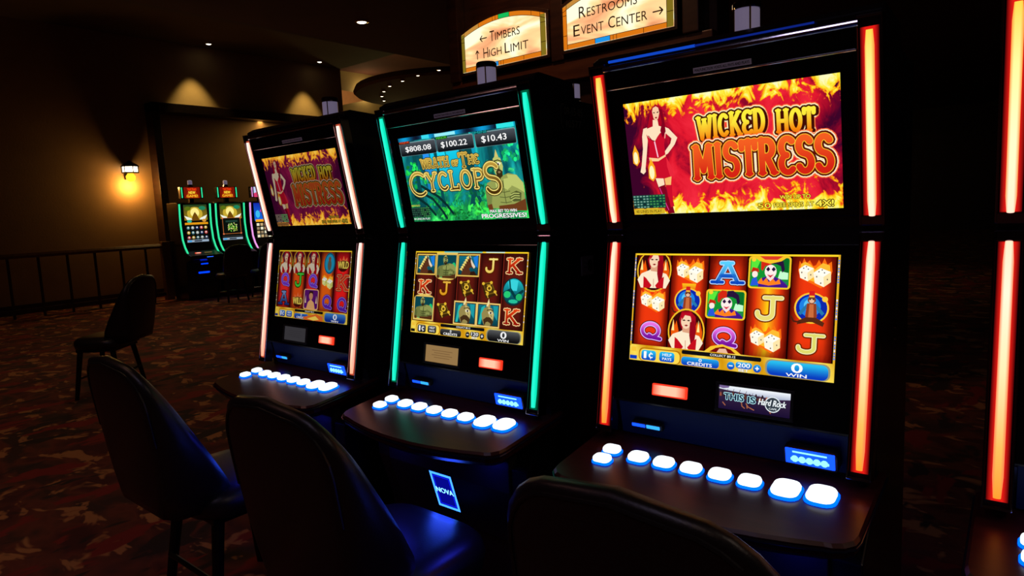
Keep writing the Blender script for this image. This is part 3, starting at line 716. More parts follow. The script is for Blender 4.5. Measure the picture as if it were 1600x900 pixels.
def top_giant():
    A = Art(); A.rect(0, 0, 16, 9, (0, 0, 0), slot=1)
    teal = lambda a: vg((10, 110, 130), a, 2.0, 5.5)
    for x0, x1, c in ((3.2, 4.1, (40, 150, 250)), (4.3, 4.8, (20, 210, 250)), (5.3, 6.4, (30, 225, 255)), (6.6, 8.4, (20, 210, 240)), (10.0, 10.6, (20, 160, 190))):
        A.poly([(x0, 7.2), (x1, 7.2), (x1+.25, 3.6), (x0-.1, 3.0)], teal(c))
    for x, wd in ((1.6, .5), (4.9, .35), (9.2, .9), (12.2, .6)):
        A.poly([(x, 9), (x+wd, 9), (x+wd*1.1, 2.5), (x+wd*1.6, 1.4), (x-wd*.6, 1.4), (x-.05, 2.6)], (10, 76, 80))
    rnd = random.Random(3)
    def bush(cx, cy, rx, ry, c):
        for i in range(22):
            a = rnd.random()*2*PI; r = math.sqrt(rnd.random()); x, y = cx+rx*r*math.cos(a), cy+ry*r*math.sin(a); k = .6+.75*rnd.random()*(1.1-r*.4)
            w_, h_ = rx*(.12+.16*rnd.random()), ry*(.16+.22*rnd.random()); t = rnd.random()*PI
            A.poly([(x+w_*math.cos(t)*p+h_*-math.sin(t)*q, y+w_*math.sin(t)*p+h_*math.cos(t)*q) for p, q in ((1, 0), (.5, .6), (-.3, .8), (-1, .1), (-.5, -.7), (.4, -.8))], tuple(min(255, v*k) for v in c))
    for b in ((1.6, 5.6, 1.5, .8, (30, 200, 80)), (.6, 4.2, 1.0, .8, (20, 150, 70)), (3.4, 4.6, 1.2, .5, (40, 220, 90)), (15, 6.4, 1.3, .9, (30, 220, 130)), (12.3, 5.2, 1.2, .7, (20, 130, 100)), (9.6, 1.3, 1.6, .7, (60, 225, 80)), (5.4, .9, 1.4, .6, (50, 215, 70)), (7.3, .6, 1.2, .5, (20, 140, 60)), (3.8, 1.9, .8, .5, (30, 180, 80)), (10.2, 3.0, 1.3, .6, (14, 120, 80)), (6.9, 1.8, 1.0, .4, (20, 170, 120))): bush(*b)
    for p in ([(1.5, 3.4), (3.6, 2.4), (4.8, 1.0), (5.2, .3)], [(2.3, 3.8), (4.5, 2.6), (5.6, 1.6), (6.2, .8)], [(1.0, 2.8), (2.6, 1.8), (3.6, .7)]): A.stroke(p, .3, (8, 44, 44))
    # progressive meters
    xs = [(0, 5.5), (5.55, 10.72), (10.85, 16)]
    for (x0, x1), t, c, bx in zip(xs, ('$808.08', '$100.22', '$10.43'), ((240, 80, 40), (70, 200, 60), (30, 170, 170)), ((.85, 7.42, 4.75, 8.06), (6.2, 7.42, 9.8, 8.08), (11.7, 7.42, 14.85, 8.1))):
        A.poly(rrect(x0+.03, 7.08, x1-.03, 8.5, .18), (120, 160, 165)); A.poly(rrect(x0+.07, 7.1, x1-.07, 8.42, .16), vg((16, 20, 24), (86, 92, 100), 7.6, 8.45))
        A.rect(x0+.05, 8.34, x0+1.7, 8.62, tuple(v*.35 for v in c)); 
        A.text({0: 'MAJOR', 5.55: 'MINOR', 10.85: 'MINI'}[x0], (x0+.12, 8.37, x0+1.6, 8.6), c, .03)
        A.text(t, bx, (255, 255, 255), .02, .03, (30, 30, 30))
    A.rect(0, 8.62, 16, 9, lambda u, v: (14, 90+70*math.sin(u*1.7), 130+90*math.sin(u*1.7)), nx=40); 
    A.rect(5.5, 8.64, 8.4, 8.95, (150, 240, 250)); A.rect(3.6, 8.62, 4.7, 9, (60, 220, 240)); A.rect(13.8, 8.6, 15.9, 9, (50, 230, 230))
    giant(A, lambda *l: [(11.15+a*4.85, .75+b*5.7) for a, b in l])
    # title
    gf = lambda v0, v1: vg((70, 44, 8), (190, 150, 60), v0, v1)
    pas = [(.30, (40, 24, 4)), (.16, (226, 196, 90))]
    A.slab('WRATH', (2.85, 5.65, 6.85, 6.55), gf(5.6, 6.4), .13, pas, .12, .3, .5)
    A.slab('OF', (7.25, 5.62, 8.15, 6.1), gf(5.6, 6.1), .16, pas, .12, .3, .5)
    A.slab('T', (8.3, 5.4, 9.5, 6.75), gf(5.5, 6.6), .11, pas, .1, .3, .5); A.slab('HE', (9.55, 5.65, 10.95, 6.45), gf(5.6, 6.4), .13, pas, .1, .3, .5)
    pas = [(.40, (44, 26, 6)), (.24, (240, 220, 120))]
    A.slab('C', (.45, 2.75, 3.3, 5.3), gf(2.9, 5.2), .075, pas, 0, .2, .5)
    A.slab('YCLOP', (3.2, 3.25, 11.3, 5.05), gf(3.3, 5), .105, pas, .14, .26, .55)
    A.slab('S', (11.2, 2.6, 13.4, 5.5), gf(2.7, 5.4), .10, pas, 0, .2, .5)
    A.stroke([(3.05, 5.0), (3.1, 4.5)], .16, (240, 220, 120))
    paytable(A, .05, .5, 2.85, 1.58, (16, 44, 36), (50, 90, 72)); A.text('BINGO', (.17, 1.68, 1.5, 1.86), (235, 220, 60)); A.text('40 LINES IN PLAY', (.17, .2, 2.72, .42), (235, 240, 240), .02)
    A.text('MAX BET TO WIN', (11.35, .68, 14.75, .98), (255, 255, 255), .03, .05, (10, 40, 30)); A.text('PROGRESSIVES!', (10.15, .14, 15.85, .58), (255, 255, 255), .04, .05, (10, 40, 30))
    return A

def low_giant():
    A = Art(gain=.92); W = (96, 24, 16)
    reels(A, [W]*5, dark=(40, 10, 8), base=W); A.L += 1
    for x in REELX[1:5]:
        A.rect(x-.3, 1.2, x-.12, 8.9, (60, 12, 10), up=False); A.rect(x+.12, 1.2, x+.2, 8.9, (140, 40, 26), up=False)
    def card(x0, y0, x1, y1, top=None, fr=(236, 196, 90)):
        A.rect(x0, y0, x1, y1, fr); A.rect(x0+.14, y0+.14, x1-.14, y1-.14, (60, 30, 10)); A.rect(x0+.22, y0+.22, x1-.22, y1-.22, vg((10, 60, 70), (20, 120, 140), y0, y1))
    def horse(x0, y0, x1, y1):
        card(x0, y0, x1, y1); P = lambda *l: [(x0+(x1-x0)*a, y0+(y1-y0)*b) for a, b in l]
        A.poly(P((.7, .85), (.9, .95), (.92, .4), (.8, .5)), (30, 130, 230))
        A.poly(P((.2, .08), (.24, .35), (.36, .62), (.48, .8), (.56, .86), (.66, .7), (.8, .45), (.76, .34), (.64, .42), (.54, .36), (.62, .2), (.7, .08)), (92, 48, 28))
        A.poly(P((.56, .86), (.52, 1.0), (.62, .82)), (240, 220, 140)); A.poly(P((.60, .80), (.70, .62), (.82, .44), (.76, .36), (.66, .48), (.6, .66)), (240, 220, 190))
        for k in range(6):
            a, b = .18+k*.055, .3+k*.105
            A.poly(P((a-.08, b+.02), (a+.04, b+.1), (a+.06, b-.06)), (250, 226, 120))
        A.poly(P((.6, .08), (.62, .22), (.78, .25), (.9, .08)), (50, 24, 14)); A.poly(ell(x0+(x1-x0)*.55, y0+(y1-y0)*.68, .06, .08, 8), (20, 10, 8))
    def giant_card(x0, y0, x1, y1, flip=False):
        A.poly([(x0, y0+.4), (x0, y1), (x1, y1), (x1, y0+.4)]+arc((x0+x1)/2, y0+.45, (x1-x0)/2, .5, 0, -180, 12) if not flip else
               [(x1, y1-.4), (x1, y0), (x0, y0), (x0, y1-.4)]+arc((x0+x1)/2, y1-.45, (x1-x0)/2, .5, 180, 0, 12), (236, 200, 100))
        A.rect(x0+.16, y0+.25, x1-.16, y1-.25, (10, 70, 80)); A.poly(ell(x0+.9, y0+.8, .5, .6, 12), (30, 190, 110)); A.poly(ell(x1-.5, y0+1.2, .35, .7, 12), (30, 200, 120))
        P = lambda *l: [(x0+.2+a*(x1-x0-.4), y0+.15+b*(y1-y0-.35)) for a, b in l]; giant(A, P, .78)
    def book(x0, y0, x1, y1):
        P = lambda *l: [(x0+(x1-x0)*a, y0+(y1-y0)*b) for a, b in l]
        A.poly(P((.05, .88), (.62, 1.0), (1.0, .28), (.42, .0), (.3, .06), (.0, .84)), (60, 36, 10)); A.poly(P((.08, .9), (.62, .98), (.92, .36), (.36, .2)), (120, 90, 22)); A.poly(P((.14, .84), (.58, .92), (.84, .42), (.4, .28)), (70, 48, 14))
        for a, b in ((.12, .86), (.6, .94), (.86, .42), (.4, .26)): A.poly(ell(x0+(x1-x0)*a, y0+(y1-y0)*b, .2, .16, 8), (235, 190, 50))
        A.poly(ell(x0+(x1-x0)*.5, y0+(y1-y0)*.6, .34, .28, 16), (240, 196, 60)); A.poly(ell(x0+(x1-x0)*.5, y0+(y1-y0)*.6, .18, .15, 12), (90, 60, 10)); A.stroke(P((.36, .3), (.46, .06)), .1, (225, 180, 60)); A.stroke(P((.9, .34), (.98, .24)), .12, (225, 180, 60))
        A.stroke(P((.3, .42), (.46, .36)), .12, (235, 190, 50)); A.stroke(P((.36, .78), (.56, .8)), .08, (235, 190, 50))
    def head(x0, y0, x1, y1):
        card(x0, y0, x1, y1, fr=(250, 214, 120)); P = lambda *l: [(x0+(x1-x0)*a, y0+(y1-y0)*b) for a, b in l]
        A.poly(P((.1, .1), (.2, .8), (.36, .9), (.26, .4), (.2, .1)), (40, 190, 180)); A.poly(P((.7, .9), (.9, .9), (.9, .3), (.76, .5)), (30, 160, 170))
        A.poly(P((.26, .3), (.22, .55), (.32, .78), (.5, .86), (.66, .78), (.76, .56), (.74, .3), (.6, .06), (.36, .06)), (156, 140, 80)); A.poly(P((.5, .84), (.64, .76), (.74, .56), (.72, .34), (.58, .4), (.5, .6)), (206, 190, 120))
        A.poly(P((.40, .86), (.5, 1.18), (.58, .84)), (246, 226, 160)); A.poly(P((.48, .86), (.55, 1.0), (.58, .84)), (200, 150, 70))
        A.poly(P((.30, .3), (.44, .42), (.6, .42), (.74, .26), (.68, .05), (.62, .18), (.5, .24), (.42, .2), (.38, .05)), (70, 46, 24))
        A.poly(P((.50, .60), (.6, .66), (.70, .60), (.6, .54)), (255, 250, 230)); A.poly(ell(x0+(x1-x0)*.61, y0+(y1-y0)*.6, .12, .12, 10), (30, 20, 10)); A.stroke(P((.46, .70), (.6, .74), (.72, .68)), .1, (70, 50, 24)); A.stroke(P((.62, .52), (.66, .44)), .08, (110, 96, 50))
    horse(.2, 6.42, 3.25, 8.72); giant_card(3.3, 5.95, 6.45, 8.88); horse(6.5, 6.4, 9.65, 8.75)
    yj = vg((226, 150, 20), (255, 240, 140), 4, 8.5)
    A.slab('J', (10.35, 6.95, 12.0, 8.25), yj, .2, [(.26, (90, 30, 0))], 0, .5, .7)
    rk = lambda y: vg((150, 16, 8), (235, 70, 20), y, y+1.4)
    for x, y in ((13.4, 6.95), (13.45, 1.95)): A.slab('K', (x, y, x+1.7, y+1.35), rk(y), .2, [(.3, (90, 20, 0)), (.18, (250, 214, 150))], 0, .36, .6)
    A.slab('K', (.85, 4.45, 2.55, 5.75), rk(4.4), .2, [(.3, (90, 20, 0)), (.18, (250, 214, 150))], 0, .36, .6)
    A.slab('J', (4.0, 4.4, 5.6, 5.7), yj, .2, [(.26, (90, 30, 0))], 0, .5, .7)
    book(6.95, 4.25, 9.1, 6.0); book(10.1, 4.25, 12.3, 6.0)
    A.poly(ell(14.38, 5.1, 1.42, 1.4, 30), (30, 40, 40)); A.poly(ell(14.38, 5.1, 1.3, 1.28, 30), vg((8, 70, 80), (30, 190, 200), 4.2, 6.2))
    A.poly([(13.6, 6.1), (14.2, 6.3), (14.9, 6.2), (14.8, 5.2), (13.9, 5.2)], (60, 220, 230)); A.stroke([(13.2, 4.9), (14.0, 5.3), (14.6, 4.6), (15.5, 5.2)], .3, (6, 60, 66)); A.stroke([(13.8, 6.2), (14.0, 5.2)], .2, (8, 80, 84)); A.poly(ell(13.6, 4.8, .45, .35, 10), (40, 210, 120)); A.poly(ell(15.1, 4.6, .4, .35, 10), (30, 190, 110)); A.poly(ell(14.4, 4.15, .6, .2, 10), (40, 200, 160))
    giant_card(.22, 1.4, 3.4, 4.25, True); book(3.8, 1.85, 6.0, 3.5)
    head(6.45, 1.36, 9.7, 3.82); head(9.72, 1.36, 12.85, 3.82)
    hud(A, bet='120', box=((14, 14, 16), (80, 82, 84)))
    A.rect(4.5, 8.88, 10, 9, (90, 200, 210)); A.rect(10.5, 8.9, 13, 9, (200, 240, 240)); ticks(A, (200, 150, 60)); return A

def promo_art():
    A = Art(16, 5.4); A.rect(0, 0, 16, 5.4, vg((26, 14, 50), (60, 40, 70), 0, 4.5))
    A.poly([(0, 5.4), (16, 5.4), (16, 4.0), (12.5, 3.6), (10, 3.9), (7, 4.0), (4, 4.3), (2, 4.4), (0, 4.6)], vg((170, 180, 205), (245, 250, 255), 3.8, 5.0))
    A.poly([(0, 5.4), (2.4, 5.4), (2.2, 5.0), (.9, 4.7), (0, 4.9)], (120, 100, 150))
    for i in range(26):
        x = .4+i*.48; h = 3.9+.5*math.sin(i*2.3)
        A.poly([(x-.24, 2.9), (x-.2, h-.2), (x, h), (x+.18, h-.25), (x+.24, 2.9)], random.choice([(90, 50, 40), (50, 30, 40), (150, 80, 60), (40, 24, 34), (190, 120, 90)]))
        if i % 3 == 0: A.stroke([(x, h-.2), (x+.2, h+.45)], .1, (70, 40, 44))
    for p in ([(5.3, 2.2), (5.5, 1.2), (6.1, .8)], [(6.4, 1.9), (6.9, 1.2), (8.2, .7)], [(6.6, 1.6), (6.7, .9)], [(1.0, 1.5), (1.6, .9)], [(11.5, 1.2), (11.9, .5)]): A.stroke(p, .22, (170, 100, 70))
    oc = (170, 225, 235)
    A.text('THIS', (1.2, 2.25, 5.8, 3.75), (20, 30, 56), .045, .085, oc); A.text('IS', (6.7, 2.15, 8.5, 3.6), (20, 30, 56), .045, .085, oc)
    A.poly(ell(12.3, 2.5, 1.75, 1.75, 32), (235, 245, 250)); A.poly(ell(12.3, 2.5, 1.55, 1.55, 32), (50, 60, 70))
    A.text('Hard Rock', (9.1, 2.1, 15.2, 3.5), (245, 252, 255), .03, .05, (40, 50, 60), .25); A.text('CAFE', (11.5, 1.35, 13.2, 1.75), (235, 245, 250), .03)
    return A

def beige_art(c=(150, 118, 74), ink=(120, 90, 56)):
    A = Art(16, 5.76); A.rect(0, 0, 16, 5.76, c)
    for i, y in enumerate((4.0, 3.2, 2.4, 1.6)):
        A.rect(3+i % 2*1.2, y, 13-i % 2*1.2, y+.22, ink, up=(i == 0))
    return A

# ------------------------------------------------------------------ slot machine of the row
Z = 1.36
PT = Vector((0, -.0624, 1.7441)); PK = Vector((0, 0, 1.3866)); Pk = Vector((0, 0, 1.3334)); PB = Vector((0, -.0829, .8699))
TU = (PT-PK).normalized(); NU = Vector((0, -TU.z, TU.y)); NU = NU if NU.y < 0 else -NU     # upper face
TL = (Pk-PB).normalized(); NL = Vector((0, -TL.z, TL.y)); NL = NL if NL.y < 0 else -NL     # lower face (up direction TL)
X1 = Vector((1, 0, 0))
def rotm(t, n): return Matrix((X1, -n, t)).transposed()          # columns: x, depth (into machine), up
RU = rotm(TU, NU); RL = rotm(TL, NL)
UP = lambda x, s, off=0: Vector((x, 0, 0))+PK+TU*s+NU*off         # point on the upper face, s from the kink up
LP = lambda x, s, off=0: Vector((x, 0, 0))+Pk-TL*s+NL*off         # point on the lower face, s from the kink down
D0 = Vector((0, -.03, .835)); D1 = Vector((0, -.33, .80)); TD = (D1-D0).normalized(); ND = Vector((0, TD.z, -TD.y)); ND = ND if ND.z > 0 else -ND
DP = lambda x, s, off=0: Vector((x, 0, 0))+D0+TD*s+ND*off
RD_ = Matrix((X1, -TD, ND)).transposed()

def slot_machine(label, loc, rz, top, low, tubes, edge, disp_right=False, promo=None, disp=None, blue_line=False, topmat=None, stickers=False, group=None):
    root = empty('slot_machine', loc, rz); tag(root, label, 'slot machine', group)
    # cabinet
    off = .017
    a = UP(0, .40, -off); b = UP(0, -.027, -off); c = LP(0, .41, -off)
    mb = MB(); mb.prism([(a.y, a.z), (b.y, b.z), (c.y, c.z), (-.045, .925), (-.025, .84), (-.02, .79), (-.15, .70), (-.15, .63), (-.10, .45), (-.08, .08), (-.06, 0), (.355, 0), (.355, 1.735), (.15, 1.74), (.14, 1.79), (a.y+.03, 1.80)], -.322, .322, .004)
    cab = mb.build('cabinet', BLACK, root)
    # plinth kick plate
    MB().box((0, -.095, .05), (.56, .03, .1), .004).build('kick_plate', SATIN, cab)
    # upper and lower black surrounds
    MB().box(UP(0, .165, -.0135), (.552, .006, .336), .002, RU).build('upper_bezel', BEZEL, root)
    MB().box(LP(0, .205, -.0135), (.552, .006, .40), .002, RL).build('lower_bezel', BEZEL, root)
    # displays
    o1 = UP(0, .3629*(.8003+.0475)/2, -.0098); o2 = LP(0, .4709*(.0646+.6309)/2, -.0098)
    top.build('upper_screen', [ARTM, topmat or FLAME, BEZEL], o1, X1, TU, NU, .4896/16, root)
    low.build('lower_screen', [ARTM, BEZEL], o2, X1, TL, NL, .4836/16, root)
    # glossy header glass with chrome lines and a notice label
    hg = MB().box(UP(0, .352, -.006), (.552, .014, .044), .002, RU).build('header_glass', BEZEL, root)
    tr = MB(); tr.tube([UP(-.278, .330, .001), UP(.278, .330, .001)], .0024, 10); tr.tube([UP(-.281, .379, .002), UP(.281, .379, .002)], .0070, 14)
    tr.box(UP(-.279, .354, .002), (.003, .006, .048), .0008, RU); tr.box(UP(.279, .354, .002), (.003, .006, .048), .0008, RU)
    tr.build('chrome_trim', CHROME, hg)
    nl = MB().box(UP(.01, .3415, .0022), (.13, .002, .012), .0005, RU).build('notice_label', LABELM, root)
    N = Art(26, 2.4); N.text('MALFUNCTION VOIDS ALL PAYS AND PLAYS', (.8, .6, 25.2, 1.8), (14, 14, 18), .02)
    N.build('notice_lettering', [PRINT], UP(.01, .3415, .0022), X1, TU, NU, .005, nl, thick=False)
    if blue_line:
        MB().tube([UP(-.27, .395, -.006), UP(-.05, .395, -.006)], .0032, 8).build('blue_edge_line', glow('blue_edge', (.01, .10, .9), .6), root)  # thin glowing blue line along the top edge
        MB().tube([UP(-.05, .395, -.006), UP(.20, .395, -.006)], .0022, 8).build('blue_edge_line', glow('blue_edge_faint', (.01, .04, .5), .4), root)
    # light strips: smoked housings with glowing tubes
    for sx in (-1, 1):
        for (fn, R, s0, s1, t0, t1, key) in ((UP, RU, -.020, .392, 0.0, .3629, 'u'), (LP, RL, -.020, .492, 0.0, .4709, 'l')):
            x = sx*.30; mid = (s0+s1)/2; ln = s1-s0
            mb = MB(); mb.mi = 0
            mb.box(fn(x, mid, -.018), (.040, .030, ln), .003, R)
            mb.mi = 1
            for ex in (-.0215, .0215): mb.box(fn(x+ex, mid, -.014), (.0042, .036, ln), .0018, R)
            mb.box(fn(x, s1-.003 if True else 0, -.008), (.044, .026, .006), .001, R)
            mb.box(fn(x, s0+.010, -.010), (.044, .026, .022), .003, R)
            st = mb.build('light_strip', [CHANNEL, DARKCHROME], root)
            # hot core, then a strip whose fading glow paints the tube's halo
            tb = MB(); p = [fn(x, t0+(t1-t0)*i/12, .001) for i in range(13)]
            rad = [.0085]*13; rad[0] = .006; rad[-1] = .006
            tb.tube(p, rad, 12)
            core = tb.build('light_tube', tubes[(sx, key)], st, True)
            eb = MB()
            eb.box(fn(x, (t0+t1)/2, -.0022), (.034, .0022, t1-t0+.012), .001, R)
            eb.build('halo_strip', edge, st)
    # player panel
    sgn = 1 if disp_right else -1
    rx = -.128 if disp_right else .122; dx = .076 if disp_right else -.088
    rl = MB().box(LP(rx, .367, -.009), (.092, .008, .030), .003, RL).build('service_light', REDEDGE, root)
    MB().box(LP(rx, .367, -.0046), (.084, .003, .023), .001, RL).build('service_light_lens', REDHOT, rl)
    fr = MB(); pw, ph = (.160, .054) if disp_right else (.150, .054)
    for q in (-1, 1):
        fr.box(LP(dx, .362+q*(ph/2+.004), -.008), (pw+.016, .008, .006), .001, RL); fr.box(LP(dx+q*(pw/2+.004), .362, -.008), (.006, .008, ph+.01), .001, RL)
    fr = fr.build('player_display', SATIN, root)
    pr = promo or disp or beige_art(); 
    sc = pw/16
    if promo is None: pr.h = 5.76
    pr.build('display_picture', [ARTM, BEZEL], LP(dx, .362, -.0095), X1, TL, NL, sc, fr)
    # recess with card reader and bill acceptor
    rc = MB(); rc.prism([(-.048, .938), (-.052, .926), (-.034, .838), (-.020, .838), (-.034, .938)], -.272, .272, .001); rc = rc.build('lower_panel', RECESS, root)
    Ry = Matrix((X1, Vector((0, .98, .2)).normalized(), Vector((0, -.2, .98)).normalized())).transposed()
    cr = MB().box((-.19, -.053, .873), (.085, .016, .016), .003, Ry).build('card_reader', SATIN, root)
    MB().box((-.212, -.0615, .872), (.036, .003, .008), .001, Ry).build('slot_light', BLUELED, cr)
    MB().box((-.172, -.0615, .872), (.036, .003, .009), .001, Ry).build('slot_light', glow('cyan_led', (.03, .35, 1), 1.5), cr)
    ba = MB().box((.203, -.060, .872), (.112, .034, .044), .010, Ry).build('bill_acceptor', SATIN, root)
    MB().box((.203, -.0775, .873), (.100, .004, .036), .0018, Ry).build('bill_slot_glow', BLUELED, ba)
    g = MB()
    for i in range(5): g.lathe([(.005, 0), (.0075, .002), (.005, .004)], (.203-.03+i*.015, -.0782, .868), 10, Matrix((X1, Vector((0, 0, 1)), Vector((0, -1, 0)))).transposed())
    g.box((.203, -.0786, .8665), (.078, .002, .006), .001, Ry); g.box((.203, -.0815, .884), (.07, .002, .004), .001, Ry)
    g.build('bill_slot_lights', BLUEHOT, ba)
    # button deck
    n = 10; pts = []
    hw = .336
    front = [(-hw+.05+(2*hw-.1)*i/n, .273+.040*(1-(2*i/n-1)**2)) for i in range(n+1)]
    outl = [(hw, -.04), (hw, .225)]+[(hw-.05+.05*math.cos(t), .228+.045*math.sin(t)) for t in (.4, .9, 1.3)]+front[::-1]+[(-hw+.05-.05*math.cos(t), .228+.045*math.sin(t)) for t in (1.3, .9, .4)]+[(-hw, .225), (-hw, -.04)]
    ls = []
    for k, (o_, ins) in enumerate(((-.055, .03), (-.030, .004), (-.006, 0), (0, .005))):
        ls.append([DP(x*(1-ins/hw), s-(ins if s > .1 else 0), o_) for x, s in outl])
    mb = MB(); mb.loops(ls); dk = mb.build('button_deck', DECK, root)
    B = MB(); lip = [DP(x*1.003, s+.002, -.012) for x, s in outl]; B.tube(lip, .003, 6); B.build('deck_edge_trim', mat('deck_edge', (.02, .02, .05), .2, .5), dk)
    spots = [(-.242, .116, .046, .036), (-.240, .168, .046, .036)]+[(x, .125, .050, .044) for x in (-.165, -.099, -.032, .035, .101)]+[(.176, .124, .058, .066), (.244, .118, .058, .066)]
    for x, s, wx, wy in spots:
        pts = rrect(-wx/2, -wy/2, wx/2, wy/2, min(wx, wy)*.36, 4)
        f = lambda sc_, h: [DP(x+p[0]*sc_, s+p[1]*sc_, h) for p in pts]
        cap = MB(); cap.loops([f(.94, .004), f(.96, .010), f(.90, .014), f(.70, .0152)]); cap = cap.build('button', CAPM, root)
        ring = MB(); ring.loops([f(1.10, .0004), f(1.10, .003), f(1.0, .0055), f(.94, .0055)]); ring.build('button_ring', RINGM, cap)
    # belly with lit name plate
    by = lambda z: -.150+(.63-z)*.28
    bp = MB(); bp.prism([(-.145, .79), (-.158, .70), (-.158, .63), (-.108, .45), (-.09, .45), (-.12, .79)], -.26, .26, .003); bp = bp.build('belly_door', SATIN, root)
    en = Vector((0, -1, -.28)).normalized(); ey = Vector((0, -.28, 1)).normalized()
    O = Vector((-.02, by(.565)-.010, .565))
    A = Art(10, 14, gain=2.6)
    A.rect(0, 0, 10, 14, (2, 4, 120)); 
    A.poly([(.0, 0), (10, 0), (10, .9), (.9, .9), (.9, 13.1), (9.1, 13.1), (9.1, .9), (10, .9), (10, 14), (0, 14)], (56, 132, 250))
    A.rect(1.4, 1.4, 8.6, 12.6, (8, 20, 190)); A.rect(1.6, 1.6, 8.4, 12.4, (2, 3, 90))
    A.text('NOVA', (1.0, 6.0, 9.0, 8.0), (120, 200, 255), .03)
    npl = A.build('name_plate_light', [ARTM, SATIN], O, X1, ey, en, .0095, bp)
    bl = lamp('AREA', O+en*.012, .22, (.02, .06, 1), name='name_plate_lamp'); bl.data.size = .10; bl.parent = npl
    bl.rotation_euler = en.to_track_quat('-Z', 'Y').to_euler()
    for q in (-.2, .2):      # blue lights tucked under the deck
        ul = lamp('AREA', (q, -.20, .745), .30, (.03, .04, 1), name='under_deck_lamp'); ul.data.size = .06; ul.parent = bp
        ul.rotation_euler = Vector((0, -.5, -1)).to_track_quat('-Z', 'Y').to_euler()
    # signal lamp on top
    tl = MB(); tl.lathe([(.034, 1.789), (.034, 1.806), (.027, 1.809), (.027, 1.818), (.034, 1.820), (.034, 1.828), (.02, 1.83)], (0, .13, 0), 20); tl = tl.build('signal_lamp', DARKCHROME, root, False)
    MB().lathe([(.029, 1.829), (.030, 1.832), (.030, 1.878), (.029, 1.881)], (0, .13, 0), 24).build('lamp_lens', LENS, tl, False)
    cp = MB(); cp.lathe([(.032, 1.880), (.033, 1.884), (.033, 1.894), (.030, 1.898), (.01, 1.900)], (0, .13, 0), 20); cp.build('lamp_cap', DARKCHROME, tl)
    for t in (.6, 2.4, 3.9, 5.3): MB().tube([(.0315*math.cos(t), .13+.0315*math.sin(t), 1.825), (.0315*math.cos(t), .13+.0315*math.sin(t), 1.884)], .0022, 6).build('lamp_rod', BRASS, tl)
    # side panel: screws
    for z in (1.128, 1.102): MB().lathe([(.005, 0), (.005, .003), (.002, .0045)], (.3215, .17, z), 8, Matrix((Vector((0, 1, 0)), Vector((0, 0, 1)), Vector((1, 0, 0)))).transposed()).build('side_bolt', CHROME, cab)
    if stickers:
        sl = MB().box((.3225, .185, 1.25), (.002, .066, .058), .0005).build('side_label', WHITELABEL, root)
        A = Art(10, 9); A.poly(ell(6.8, 4.5, 2.3, 3.0, 22), (20, 20, 26)); A.text('HOUSE', (1.0, 5.6, 4.0, 6.6), (40, 40, 50)); A.rect(1.0, 3.6, 3.8, 4.0, (60, 60, 70))
        A.build('label_print', [PRINT], (.3238, .185, 1.25), (0, 1, 0), (0, 0, 1), (1, 0, 0), .0062, sl, thick=False)
        A = Art(14, 8); gc = (74, 70, 66)
        A.stroke([(2, 7.6), (.6, 7.4), (.3, 6), (.5, 1.4), (1.4, .4)], .25, gc); A.text('09-15-05', (2, 4.4, 12, 6.8), gc); A.text('10577', (3, .8, 11, 3.0), gc)
        A.build('painted_number', [PRINT], (.3222, .135, 1.69), (0, 1, 0), (0, 0, 1), (1, 0, 0), .0095, root, thick=False)
    return root

def tubes_of(up, lo=None):
    lo = lo or up
    return {(-1, 'u'): up, (1, 'u'): up, (-1, 'l'): lo, (1, 'l'): lo}
PINK = tube_mat('pink_white_tube', [(0, (1, .74, .60)), (1, (1, .74, .62))], (1, .34, .22), 1.6); PINKEDGE = tube_mat('salmon_halo', [(0, (.5, .07, .03)), (1, (.5, .07, .03))], (.006, .001, .001), 1)
PINKL = tube_mat('pink_white_tube_lower', [(0, (1, .32, .18)), (.2, (1, .55, .42)), (.5, (1, .72, .62)), (1, (1, .74, .66))], (1, .30, .22), 1.5)
TEAL = tube_mat('teal_tube', [(0, (.02, .95, .66)), (1, (.02, .95, .66))], (.0, .80, .48), 1.05); TEALEDGE = tube_mat('green_halo', [(0, (0, .12, .05)), (1, (0, .12, .05))], (0, .001, .001), 1)
ORU = tube_mat('orange_tube_upper', [(0, (1, .62, .46)), (.35, (1, .72, .42)), (.7, (1, .70, .26)), (1, (1, .50, .05))], (1, .22, .04), 1.45)
ORL = tube_mat('orange_tube_lower', [(0, (1, .24, .02)), (.2, (1, .38, .08)), (.5, (1, .62, .34)), (.8, (1, .68, .5)), (1, (1, .60, .42))], (1, .16, .06), 1.45)
OREDGE = tube_mat('red_halo', [(0, (.8, .012, .008)), (1, (.8, .012, .008))], (.006, 0, .001), 1)  # halo painted as emission that darkens toward the strip edges

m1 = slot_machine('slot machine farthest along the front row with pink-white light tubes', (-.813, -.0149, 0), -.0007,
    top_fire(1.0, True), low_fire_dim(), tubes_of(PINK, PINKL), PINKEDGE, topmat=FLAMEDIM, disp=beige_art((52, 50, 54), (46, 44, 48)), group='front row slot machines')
m2 = slot_machine('middle slot machine with teal light tubes and green one-eyed giant pictures', (0, 0, 0), 0,
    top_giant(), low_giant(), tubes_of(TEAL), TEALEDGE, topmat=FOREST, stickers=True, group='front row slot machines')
m3 = slot_machine('nearest full slot machine with bright fire pictures, orange tubes and crowd photo display', (.837, -.0008, 0), .0223,
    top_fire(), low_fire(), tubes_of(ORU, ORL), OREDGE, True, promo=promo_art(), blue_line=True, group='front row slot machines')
m4 = copy_tree(m3); m4.location = (1.665, .01, 0); m4.rotation_euler = (0, 0, .03)
tag(m4, 'slot machine cut off at the right edge, only its left orange tubes in view')
mb_ = copy_tree(m2); mb_.location = (0, .74, 0); mb_.rotation_euler = (0, 0, PI)
tag(mb_, 'dark slot machine back to back behind the teal one, only top and signal lamp showing', 'slot machine'); del mb_['group']

